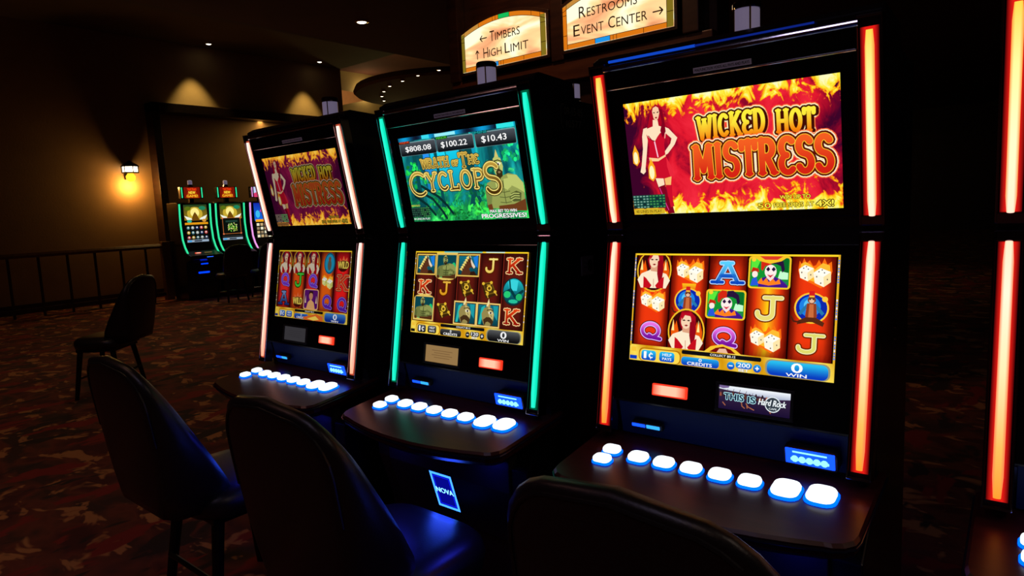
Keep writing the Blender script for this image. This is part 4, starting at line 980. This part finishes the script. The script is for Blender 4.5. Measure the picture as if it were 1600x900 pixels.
# ------------------------------------------------------------------ chairs
def chair(label, loc, rz, group):
    root = empty('casino_chair', loc, rz); tag(root, label, 'chair', group)
    # backrest: rounded top, wedge side profile (front leans back)
    hw = .245; n = 12; out = []
    for x, z in ([(-hw*.70, .455), (-hw*.88, .55), (-hw*.97, .65), (-hw, .74)]+[(-hw+.14-.14*math.cos(t), .87+.135*math.sin(t)) for t in [i*PI/2/6 for i in range(7)]]+[(0, 1.018)]
                 + [(hw-.14+.14*math.sin(t), .87+.135*math.cos(t)) for t in [i*PI/2/6 for i in range(7)]]+[(hw, .74), (hw*.97, .65), (hw*.88, .55), (hw*.70, .455)]): out.append((x, z))
    yb = lambda z: -.700-.055*max(0, (z-.5)/.5)
    yf = lambda z: -.455-.285*max(0, (z-.5)/.5)
    cx, cz = 0, .74
    ls = []
    for f, sc in ((0, .80), (0.04, .92), (.22, .985), (.5, 1.0), (.78, .985), (.96, .92), (1.0, .80)):
        l = []
        for x, z in out:
            xx = cx+(x-cx)*sc; zz = cz+(z-cz)*sc
            bulge = -.02*math.cos(xx/hw*PI/2)*(1 if f < .5 else -.3)
            l.append((xx, yb(zz)+(yf(zz)-yb(zz))*f+bulge, zz))
        ls.append(l)
    mb = MB(); mb.loops(ls); bk = mb.build('backrest', VINYL, root, True)
    pp = MB(); pp.tube([ls[1][i] for i in range(3, len(out)-3)], .0045, 6); pp.build('piping', VINYL, bk)
    # seat cushion
    so = rrect(-.235, -.60, .235, -.20, .12, 6); ls = []
    for z, ins in ((.425, .03), (.43, .008), (.465, 0), (.495, .006), (.515, .03), (.522, .09)):
        ls.append([(p[0]*(1-ins/.235), -.365+(p[1]+.365)*(1-ins/.235), z) for p in so])
    mb = MB(); mb.loops(ls); mb.build('seat', VINYL, root, True)
    MB().box((0, -.39, .412), (.36, .32, .03), .006).build('seat_frame', LEGM, root)
    for sx in (-1, 1):
        for y0, y1 in ((-.52, -.58), (-.25, -.20)):
            MB().tube([(sx*.15, y0, .41), (sx*.19, y1, 0)], [.022, .016], 10).build('leg', LEGM, root)
    MB().tube([(-.178, -.217, .17), (.178, -.217, .17)], .010, 8).build('footrest', CHROME, root)
    MB().tube([(-.166, -.565, .20), (.166, -.565, .20)], .010, 8).build('stretcher', LEGM, root)
    return root
c2 = chair('black padded chair facing the teal slot machine, its back toward the viewer', (.0, .03, 0), 0, 'chairs along the slot machine row')
def more_chair(src, loc, rz, label, group):
    c = copy_tree(src); c.location = loc; c.rotation_euler = (0, 0, rz); c['label'] = label; c['group'] = group; return c
more_chair(c2, (-.94, .02, 0), 0, 'black padded chair at far left of the row, before the pink-white lit slot machine', 'chairs along the slot machine row')
more_chair(c2, (.945, .045, 0), 0, 'black padded chair in the foreground before the orange lit slot machine', 'chairs along the slot machine row')
more_chair(c2, (-5.15, .33, 0), math.radians(130), 'black chair standing alone on the carpet below the wall lantern', 'chairs away from the row')
more_chair(c2, (-10.4, 4.42, 0), PI/2, 'dark chair by the back wall, between the two green-lit slot machines', 'chairs by the back wall')
more_chair(c2, (-10.4, 5.08, 0), PI/2, 'dark chair by the back wall, before the second green-lit slot machine and purple one', 'chairs by the back wall')

# ------------------------------------------------------------------ far slot machines
def far_machine(label, loc, rz, edge, art, topart, red=True):
    root = empty('slot_machine', loc, rz); tag(root, label, 'slot machine', 'slot machines by the back wall')
    prof = [(.05, 1.80), (.0, 1.78), (.03, 1.40), (.0, 1.08), (-.10, .90), (-.30, .82), (-.30, .76), (-.12, .70), (-.08, .1), (-.08, 0), (.45, 0), (.45, 1.80)]
    MB().prism(prof, -.31, .31, .006).build('cabinet', BLACK, root)
    for sx in (-1, 1):
        p = [(sx*.285, -.012, 1.77), (sx*.285, .010, 1.55), (sx*.285, .016, 1.38), (sx*.285, -.012, 1.12), (sx*.285, -.075, .98), (sx*.285, -.17, .86)]
        st = MB(); st.tube(p, .016, 8); st = st.build('light_tube', edge, root, True)
    ey = Vector((0, .03, 1)).normalized()
    art.build('screen', [ARTM, BEZEL], (0, -.006, 1.40), X1, (0, 0, 1), (0, -1, 0), .43/9, root)
    d = MB(); d.prism([(-.10, .905), (-.30, .826), (-.30, .82), (-.10, .89)], -.28, .28, .001); d = d.build('button_deck', SATIN, root)
    MB().box((-.12, -.20, .873), (.10, .03, .012), .003).build('deck_light', REDHOT if red else glow('pale_led', (.9, .85, .7), .8), d)
    MB().box((.07, -.20, .873), (.13, .03, .012), .003).build('deck_display', glow('amber_display', (.35, .25, .08), .5), d)
    bl = glow('deep_blue_led', (.0, .03, 1), 2.5)
    MB().box((.02, -.123, .66), (.13, .012, .02), .003).build('belly_light', bl, root)
    MB().box((.0, -.115, .50), (.20, .02, .03), .003).build('belly_light', bl, root)
    MB().box((.05, -.30, .79), (.12, .012, .012), .003).build('belly_light', glow('blue_led_soft', (.03, .15, 1), 1.2), root)
    # topper on a neck
    tp = MB(); tp.box((0, .1, 1.98), (.42, .09, .22), .008); tp.box((0, .12, 1.835), (.08, .06, .09), .004); tp = tp.build('topper', BLACK, root)
    topart.build('topper_sign', [ARTM, BEZEL], (0, .052, 1.98), X1, (0, 0, 1), (0, -1, 0), .30/12, tp)
    for sx in (-1, 1): MB().tube([(sx*.185, .053, 1.885), (sx*.185, .053, 2.075)], .010, 8).build('topper_light', edge, tp)
    sl = MB(); sl.lathe([(.05, 2.088), (.05, 2.11), (.035, 2.115), (.035, 2.13)], (0, .1, 0), 14); sl = sl.build('signal_lamp', DARKCHROME, root)
    MB().lathe([(.04, 2.13), (.04, 2.20), (.02, 2.21)], (0, .1, 0), 14).build('lamp_lens', LENS, sl)
    return root
def far_art(kind):
    A = Art(9, 15); A.rect(0, 0, 9, 15, (10, 12, 10))
    if kind < 2:
        A.rect(0, 9.0, 9, 15, vg((150, 120, 20), (20, 60, 30), 10, 15)); A.poly(ell(4.2, 11.5, 3.0, 2.6, 20), (200, 170, 50)); A.poly(ell(4.2, 11.9, 1.7, 1.8, 18), (255, 240, 140))
        A.poly([(2.6, 8.8), (3.4, 11), (4.2, 12.2), (5.0, 11), (5.9, 8.8)], (110, 70, 10)); A.poly([(0, 10.8), (2.6, 9.8), (3, 9.2), (1, 9.2)], (240, 245, 230)); A.poly([(9, 11), (6.2, 9.8), (5.8, 9.2), (8, 9.2)], (240, 245, 230)); A.poly(ell(1.6, 13.5, 1.2, .8, 12), (90, 110, 20)); A.poly(ell(7.2, 13.6, 1.4, .8, 12), (30, 130, 90))
        A.poly(ell(1.8, 8.6, .9, .6, 12), (40, 180, 150)); A.poly(ell(7.6, 8.8, .8, .6, 12), (210, 150, 60))
    if kind == 0:
        A.rect(0, 7.3, 9, 8.1, (225, 150, 20))
        for i in range(5):
            for j in range(3):
                A.poly(ell(1.1+i*1.7, 6.1-j*1.9, .62, .62, 12), [(70, 120, 130), (200, 70, 70), (150, 160, 160), (190, 150, 40), (40, 60, 110)][(i*2+j*3) % 5], up=(i+j == 0)); A.poly(ell(1.1+i*1.7, 6.2-j*1.9, .3, .3, 8), (230, 230, 220))
    if kind == 1:
        A.rect(.7, 2.9, 8.3, 9.4, (200, 110, 50)); A.rect(.85, 3.05, 8.15, 9.25, (10, 16, 12))
        for i in range(60): 
            x, y = 2.6+random.random()*3.8, 3.6+random.random()*3.4
            A.rect(x, y, x+.35, y+.4, random.choice([(120, 200, 60), (200, 210, 90), (60, 140, 40), (230, 230, 160)]), up=(i == 0))
        A.rect(2.0, 7.6, 7.0, 8.3, (30, 60, 50)); 
        for x in (.8, 8.2):
            for y in (3, 9.3): A.poly(ell(x, y, .35, .35, 10), (220, 110, 70))
    if kind == 2:
        A.rect(0, 7.6, 9, 15, vg((20, 110, 230), (20, 40, 170), 9, 14)); A.poly([(2.5, 11.5), (3.5, 13), (4.4, 14.3), (5.2, 13), (6.6, 12.4), (6.6, 11.2), (4.4, 10.8)], (220, 60, 160)); A.poly(ell(5.0, 10.6, 1.3, .9, 14), (220, 230, 250)); A.poly(ell(1.6, 10.4, 1.0, 1.6, 12), (60, 190, 240)); A.rect(.4, 7.2, 8.6, 8.2, (250, 170, 30))
        for i in range(5):
            for j in range(4): A.rect(.7+i*1.65, .7+j*1.6, 1.9+i*1.65, 1.8+j*1.6, [(235, 230, 200), (200, 170, 120), (150, 130, 100)][(i+j) % 3], up=(i+j == 0))
    else:
        A.rect(.3, .5, 8.7, 1.4, (150, 170, 190)); A.rect(.6, .7, 2.0, 1.2, (40, 160, 230)); A.rect(3, .7, 6, 1.2, (30, 30, 40))
    A.rect(.3, 1.9, 8.7, 2.1, (60, 60, 60)); return A
def topper_art(kind):
    A = Art(12, 8)
    if kind < 2:
        A.rect(0, 0, 12, 8, (120, 20, 6)); A.poly([(1, 0), (3, 5), (5, 7.5), (7, 7.5), (9, 5), (11, 0)], (170, 50, 8))
        A.text('TRY THIS', (2.5, 5.6, 9.5, 7.2), (255, 60, 20), .04); A.text('NEW', (3.5, 3.0, 8.5, 5.0), (255, 220, 60), .04); A.text('GAME!', (1.8, .6, 10.2, 2.5), (255, 190, 40), .04)
    else:
        A.rect(0, 0, 12, 8, (200, 210, 245)); A.poly([(0, 0), (6, 0), (3, 4), (0, 3)], (220, 60, 110)); A.poly([(4, 3), (9, 4), (8, 7), (5, 6)], (60, 60, 150)); A.poly([(8, 1), (11, 2), (10, 4)], (230, 80, 90))
    return A
GREEN = glow('green_tube', (.04, .95, .40), .9); VIOLET = glow('violet_tube', (.9, .35, .85), 1.0)
FARX = -11.0
far_machine('leftmost green-lit slot machine by the back wall with rows of round symbols', (FARX, 4.36, 0), PI/2, GREEN, far_art(0), topper_art(0))
far_machine('second green-lit slot machine by the back wall with a framed black panel on screen', (FARX, 5.04, 0), PI/2, GREEN, far_art(1), topper_art(1), False)
far_machine('purple-lit slot machine by the back wall with a blue screen, partly hidden', (FARX, 5.74, 0), PI/2, VIOLET, far_art(2), topper_art(2), False)

# ------------------------------------------------------------------ room shell
def carpet_mat():
    M = mat('patterned_carpet', (.1, .04, .02), .95); g = NG(M); b = M.node_tree.nodes['Principled BSDF']
    tc = [n for n in M.node_tree.nodes if n.type == 'TEX_COORD'][0]
    mp = g.n('ShaderNodeMapping'); mp.inputs['Scale'].default_value = (2.0, 3.2, 1); mp.inputs['Rotation'].default_value = (0, 0, .85); g.lk(tc.outputs['Object'], mp.inputs[0])
    n1 = g.noise(mp.outputs[0], 1.0, 3, .3, .55); n2 = g.noise(mp.outputs[0], 1.7, 3, .5, .6)
    mp2 = g.n('ShaderNodeMapping'); mp2.inputs['Location'].default_value = (7, 3, 0); mp2.inputs['Scale'].default_value = (3.2, 1.6, 1); g.lk(tc.outputs['Object'], mp2.inputs[0])
    n4 = g.noise(mp2.outputs[0], 1.4, 3, .4, .6)
    c = g.ramp(n1, [(.40, (70, 18, 12)), (.50, (104, 44, 24)), (.60, (58, 30, 18))])
    def over(fac, lo, hi, base, colr):
        r = g.n('ShaderNodeMapRange'); r.inputs[1].default_value = lo; r.inputs[2].default_value = hi; g.lk(fac, r.inputs[0])
        mx = g.n('ShaderNodeMix', data_type='RGBA'); g.lk(r.outputs[0], mx.inputs[0]); g.lk(base, mx.inputs[6]); mx.inputs[7].default_value = (*lin(colr), 1); return mx.outputs[2]
    c = over(n2, .56, .60, c, (168, 112, 64)); c = over(n4, .57, .61, c, (124, 26, 16)); c = over(n4, .42, .38, c, (40, 22, 14))
    g.lk(c, b.inputs['Base Color'])
    n3 = g.noise(tc.outputs['Object'], 400, 2); bp = g.n('ShaderNodeBump'); bp.inputs['Strength'].default_value = .4; bp.inputs['Distance'].default_value = .004; g.lk(n3, bp.inputs['Height']); g.lk(bp.outputs[0], b.inputs['Normal'])
    return M
CARPET = carpet_mat()
WALLM = mat('tan_wall_plaster', (.34, .20, .085), .8, noise=.06, nscale=3, bump=.15, bscale=40)
NICHEM = mat('niche_plaster', (.30, .17, .07), .8, noise=.06, nscale=3, bump=.15, bscale=40)
CEILM = mat('dark_ceiling_paint', (.12, .045, .03), .9, noise=.08, nscale=2)
SOFFM = mat('brown_soffit_paint', (.10, .055, .032), .9, noise=.05, nscale=2)
DARKWOOD = wood('dark_stained_wood', (.020, .007, .004), (.045, .016, .008), .4, 2.5)
REDWOOD = wood('red_brown_wood', (.06, .018, .008), (.11, .036, .014), .4, 2.0)
BEIGE = mat('olive_beige_plaster', (.42, .31, .12), .8, noise=.05, nscale=3)
OAK = wood('brown_handrail_wood', (.12, .05, .02), (.2, .09, .035), .35, 3)

def struct(o): o['kind'] = 'structure'; return o
def slab_box(name, x0, x1, y0, y1, z0, z1, M, bev=0):
    return struct(MB().box(((x0+x1)/2, (y0+y1)/2, (z0+z1)/2), (x1-x0, y1-y0, z1-z0), bev).build(name, M))
slab_box('floor', -20, 9, -9, 26, -.1, 0, CARPET)
slab_box('wall_left', -12.6, -12.3, -9, 8.85, 0, 7.2, WALLM)
slab_box('wall_far', -20.3, -20, -9, 26, 0, 8.6, BEIGE)
slab_box('wall_back', -20, 9, 26, 26.3, 0, 8.6, DARKWOOD)
slab_box('wall_right', 9, 9.3, -9, 26, 0, 8.6, DARKWOOD)
slab_box('wall_front', -20, 9, -9.3, -9, 0, 8.6, WALLM)
slab_box('ceiling', -7.68, 9, -9, 26, 4.2, 4.35, CEILM)
slab_box('ceiling_tray', -12.6, -7.68, -9, 8.85, 4.97, 5.1, SOFFM)
slab_box('ceiling_high', -20, -7.6, 8.85, 26, 6.9, 7.05, CEILM)
slab_box('trim_1', -7.72, -7.62, -9, 26, 4.2, 7.0, SOFFM)
# portal frame of the niche
slab_box('trim_2', -12.3, -11.98, 4.20, 4.34, 0, 3.74, DARKWOOD, .01)
slab_box('trim_3', -12.3, -11.98, 4.20, 8.85, 3.56, 3.74, DARKWOOD, .01)
slab_box('baseboard_left', -12.3, -12.26, -9, 4.2, 0, .16, DARKWOOD)

# recessed ceiling lights
def ceiling_light(label, loc, r=.07, group=None, hot=WHITELED):
    root = empty('ceiling_light', loc); tag(root, label, 'ceiling light', group)
    MB().lathe([(r*1.45, 0), (r*1.45, -.006), (r*1.1, -.014), (r*.95, -.004), (r*.95, 0)], (0, 0, 0), 20).build('trim_ring', BRASS, root)
    MB().lathe([(r, -.001), (r*.9, -.012), (r*.5, -.018)], (0, 0, 0), 16).build('lamp_face', hot, root)
    return root
ceiling_light('small recessed light in the dark ceiling left of the hanging signs', CANS_LOW[0])
ceiling_light('small recessed light in the dark ceiling above the nearest slot machine', CANS_LOW[1])
ceiling_light('recessed light high above the left scallop of light on the wall', (CANS_HIGH[0][0], CANS_HIGH[0][1]+.25, 4.97), .05)
ceiling_light('recessed light high above the right scallop of light on the wall', (CANS_HIGH[1][0], CANS_HIGH[1][1]+.25, 4.97), .05)

# ------------------------------------------------------------------ lit signs on the wooden header
SIGNY = 3.0
slab_box('wall_partition', -2.95, -.45, 3.08, 3.3, 0, 4.2, DARKWOOD)
slab_box('trim_4', -2.92, -.45, 3.00, 3.08, 2.42, 2.58, REDWOOD, .008)
for i, x in enumerate((-2.86, -1.725, -.60)): slab_box('trim_%d' % (5+i), x-.06, x+.06, 2.98, 3.08, 2.58, 4.0, DARKWOOD, .008)
SIGNM = glow('sign_glass', (1, 1, 1), 1.0)
def sign_mat():
    g = NG(SIGNM); uv = g.n('ShaderNodeTexCoord'); mp = g.n('ShaderNodeMapping'); mp.inputs['Scale'].default_value = (1.0, 1, 3.2); g.lk(uv.outputs['Object'], mp.inputs[0])
    n = g.noise(mp.outputs[0], 1.7, 3, .6)
    c = g.ramp(n, [(.30, (214, 130, 84)), (.40, (244, 176, 124)), (.48, (255, 216, 150)), (.57, (255, 252, 214))])
    em = [q for q in SIGNM.node_tree.nodes if q.type == 'EMISSION'][0]; g.lk(c, em.inputs['Color']); em.inputs['Strength'].default_value = 1.15
sign_mat()
def arch(x0, x1, z0, zs, zp, n=14):
    """outline with a curved top: side height zs, peak zp"""
    return [(x0, z0), (x1, z0)]+[(x1+(x0-x1)*i/n, zs+(zp-zs)*(1-(2*i/n-1)**2)) for i in range(n+1)]
def hanging_sign(label, x0, x1, lines, zs, zp, mirror):
    root = empty('directional_sign', ((x0+x1)/2, SIGNY, 2.64)); tag(root, label, 'sign', 'lit stained glass signs')
    W = x1-x0; wx = W/2; z0, zs, zp = 0, zs-2.64, zp-2.64
    fr = MB(); fr.prism(arch(-wx-.025, wx+.025, z0-.025, zs+.025, zp+.03), -.04, .10, .004, 'y'); fr.build('frame', DARKWOOD, root)
    gp = MB(); gp.prism(arch(-wx, wx, z0, zs, zp), -.048, -.041, 0, 'y'); gp.build('glass_panel', SIGNM, root)
    A = Art(16, 9); A.clip = False
    s = W/16; q = lambda x, z: ((x+wx)/s, z/s)
    bd = .036; L0 = (40, 16, 6)
    OR, OL, GO = (222, 120, 20), (130, 110, 30), (190, 140, 40)
    def band(pts, c): A.poly([q(*p) for p in pts], c)
    def top(x): return zs+(zp-zs)*(1-(x/wx)**2)
    # border glass: top arch segments, sides, bottom
    N = 24; segs = [(-wx, -.55*wx, (200, 140, 60)), (-.55*wx, -.2*wx, OR), (-.2*wx, -.06*wx, OR), (-.06*wx, .2*wx, (20, 190, 90)), (.2*wx, .7*wx, OR), (.7*wx, wx, OR)]
    for a, b, c in segs:
        up = [(a+(b-a)*i/6, top(a+(b-a)*i/6)) for i in range(7)]; lo = [(x, z-bd) for x, z in up[::-1]]; band(up+lo, c)
    band([(-wx, 0), (-wx+bd, 0), (-wx+bd, zs), (-wx, zs)], OL if not mirror else OR); band([(wx-bd*1.4, 0), (wx, 0), (wx, zs), (wx-bd*1.4, zs)], OL)
    for a, b, c in ((-wx+bd, -.38*wx, OR), (-.38*wx, -.1*wx, (30, 150, 235)), (-.1*wx, .02*wx, OR), (.02*wx, .5*wx, OR), (.5*wx, wx-bd*1.4, OR)): band([(a, 0), (b, 0), (b, bd), (a, bd)], c)
    t = .07
    st = lambda pts, w_=t: A.stroke([q(*p) for p in pts], w_, L0)
    st([(-wx+bd, bd), (wx-bd*1.4, bd)]); st([(-wx+bd, 0), (-wx+bd, top(-wx+bd))]); st([(wx-bd*1.4, 0), (wx-bd*1.4, top(wx-bd*1.4))])
    st([(-wx+2*wx*i/N, top(-wx+2*wx*i/N)-bd) for i in range(N+1)])
    for x in (-.55*wx, -.2*wx, -.13*wx, -.06*wx, .2*wx, .7*wx): st([(x, top(x)), (x, top(x)-bd)])
    for x in (-.38*wx, -.1*wx, -.04*wx, .02*wx, .5*wx): st([(x, 0), (x, bd)])
    for z in (.33*zs, .8*zs): st([(wx-bd*1.4, z), (wx, z)]); st([(-wx, z), (-wx+bd, z)])
    INKC = (36, 12, 3)
    for kind, body, bx in lines:
        bx = [bx[0]-(x0+wx), bx[1]-2.64, bx[2]-(x0+wx), bx[3]-2.64]; a = q(bx[0], bx[1]); b = q(bx[2], bx[3])
        if kind == 't':      # small capitals with a larger first letter
            wd = body.split(' '); tot = sum(len(z_)+.25 for z_ in wd)+.6*(len(wd)-1); u = a[0]; per = (b[0]-a[0])/tot
            for z_ in wd:
                A.text(z_[0], (u, a[1], u+per*1.1, b[1]+.12*(b[1]-a[1])), INKC); u += per*1.3
                A.text(z_[1:], (u, a[1], u+per*(len(z_)-1)*.95, a[1]+.86*(b[1]-a[1])), INKC); u += per*(len(z_)-1.05+.6)
        else:
            if kind == 'l': A.stroke([a, b], .16, INKC); d = -1
            if kind == 'r': A.stroke([a, b], .16, INKC); d = 1
            if kind == 'u':
                A.stroke([a, b], .16, INKC); A.stroke([(b[0]-.3, b[1]-.4), b, (b[0]+.3, b[1]-.4)], .16, INKC)
            if kind == 'l': A.stroke([(a[0]+.4, a[1]+.4), a, (a[0]+.4, a[1]-.4)], .16, INKC)
            if kind == 'r': A.stroke([(b[0]-.4, b[1]+.4), b, (b[0]-.4, b[1]-.4)], .16, INKC)
    A.build('lettering', [ARTM], (0, -.0475, 9*s/2), X1, (0, 0, 1), (0, -1, 0), s, root, thick=False)
    return root
hanging_sign('lit arched sign reading Timbers and High Limit, left one of the two', -2.73, -1.81,
    [('t', 'TIMBERS', (-2.40, 2.85, -2.06, 2.925)), ('t', 'HIGH LIMIT', (-2.48, 2.725, -1.98, 2.80)), ('l', '', (-2.51, 2.89, -2.435, 2.89)), ('u', '', (-2.55, 2.73, -2.55, 2.80))], 2.96, 3.05, False)
hanging_sign('lit arched sign reading Restrooms and Event Center, right one of the two', -1.64, -.71,
    [('t', 'RESTROOMS', (-1.49, 2.85, -.97, 2.925)), ('t', 'EVENT CENTER', (-1.545, 2.725, -.90, 2.80)), ('r', '', (-.865, 2.765, -.79, 2.765)), ('r', '', (-.93, 2.885, -.85, 2.885))], 2.96, 3.06, True)

# ------------------------------------------------------------------ wall lantern and handrail
def wall_lantern(label, loc):
    root = empty('wall_lantern', loc); tag(root, label, 'wall light')
    fr = MB(); fr.box((.02, 0, .0), (.04, .10, .26), .004); fr.box((.10, 0, .17), (.16, .03, .02), .004)
    fr.lathe([(.16, .10), (.14, .13), (.05, .19), (.01, .22)], (.17, 0, 0), 6); fr.lathe([(.14, -.02), (.15, 0)], (.17, 0, 0), 6)
    for k in range(6):
        t = k*PI/3; fr.tube([(.17+.14*math.cos(t), .14*math.sin(t), 0), (.17+.14*math.cos(t), .14*math.sin(t), .11)], .008, 6)
    fr.build('iron_frame', LEGM, root)
    MB().lathe([(.125, .002), (.128, .05), (.125, .10)], (.17, 0, 0), 6).build('lantern_glass', glow('lantern_white', (1, .86, .6), 4), root)
    MB().lathe([(.03, -.17), (.075, -.14), (.085, -.08), (.05, -.025)], (.17, 0, 0), 14).build('amber_globe', glow('amber_glass', (1, .50, .02), 2.2), root)
    l = lamp('POINT', (loc[0]+.17, loc[1], loc[2]-.25), 24, (1, .52, .12), .06, name='lantern_lamp')
    return root
wall_lantern('small lantern glowing white and amber on the tan wall above the handrail', (-12.3, 3.75, 2.42))
hr = empty('handrail', (-11.6, 3.9, 0)); tag(hr, 'wooden handrail with end post under the wall lantern', 'handrail')
r_ = MB(); r_.prism([(-.05, .98), (-.06, 1.02), (-.03, 1.06), (.03, 1.06), (.06, 1.02), (.05, .98)], -6.0, .05, .004, 'y'); r_.build('rail', OAK, hr)
MB().box((0, .1, .55), (.14, .14, 1.1), .008).build('end_post', OAK, hr)
for k in range(14): MB().box((0, -.25-k*.42, .5), (.035, .035, 1.0), .003).build('baluster', DARKWOOD, hr)
MB().box((0, -2.95, .12), (.05, 6.1, .06), .004).build('bottom_rail', DARKWOOD, hr)

# ------------------------------------------------------------------ lit area beyond the end of the wall
def ring_lights():
    pts = [(-8.19, 8.12), (-8.83, 8.15), (-9.45, 8.28), (-10.05, 8.44), (-10.63, 8.76), (-11.15, 9.13), (-11.61, 9.58), (-11.99, 10.08)]
    dz = 4.2
    d = MB(); d.lathe([(2.3, .0), (2.35, .05), (2.3, .16), (.2, .2)], (0, 0, 0), 40)
    o = d.build('ceiling_disc', CEILM); o.location = (-9.9, 10.3, dz); tag(o, 'dark round ceiling disc ringed with pin lights, beyond the end of the tan wall', 'ceiling panel')
    for i, (x, y) in enumerate(pts):
        l = ceiling_light('tiny pin light set in the rim of the dark ceiling disc', (x, y, dz), .035, 'pin lights round the ceiling disc', glow('pin_light', (1, .85, .6), 4))
ring_lights()
tp_ = MB(); tp_.prism([(12.0, 5.78), (14.9, 5.66), (12.0, 4.95)], -18.2, -18.0, 0, 'x'); struct(tp_.build('trim_8', mat('peach_cove_plaster', (.75, .38, .2), .8, noise=.05)))
lamp('POINT', (-19.75, 15.65, 6.2), 14, (1, .72, .35), .08, name='cove_lamp')
lamp('POINT', (-15.2, 12.8, 5.4), 55, (1, .62, .3), .2, name='cove_lamp')
lamp('POINT', (-14.5, 12.5, 4.0), 90, (1, .76, .26), .3, name='lobby_lamp')
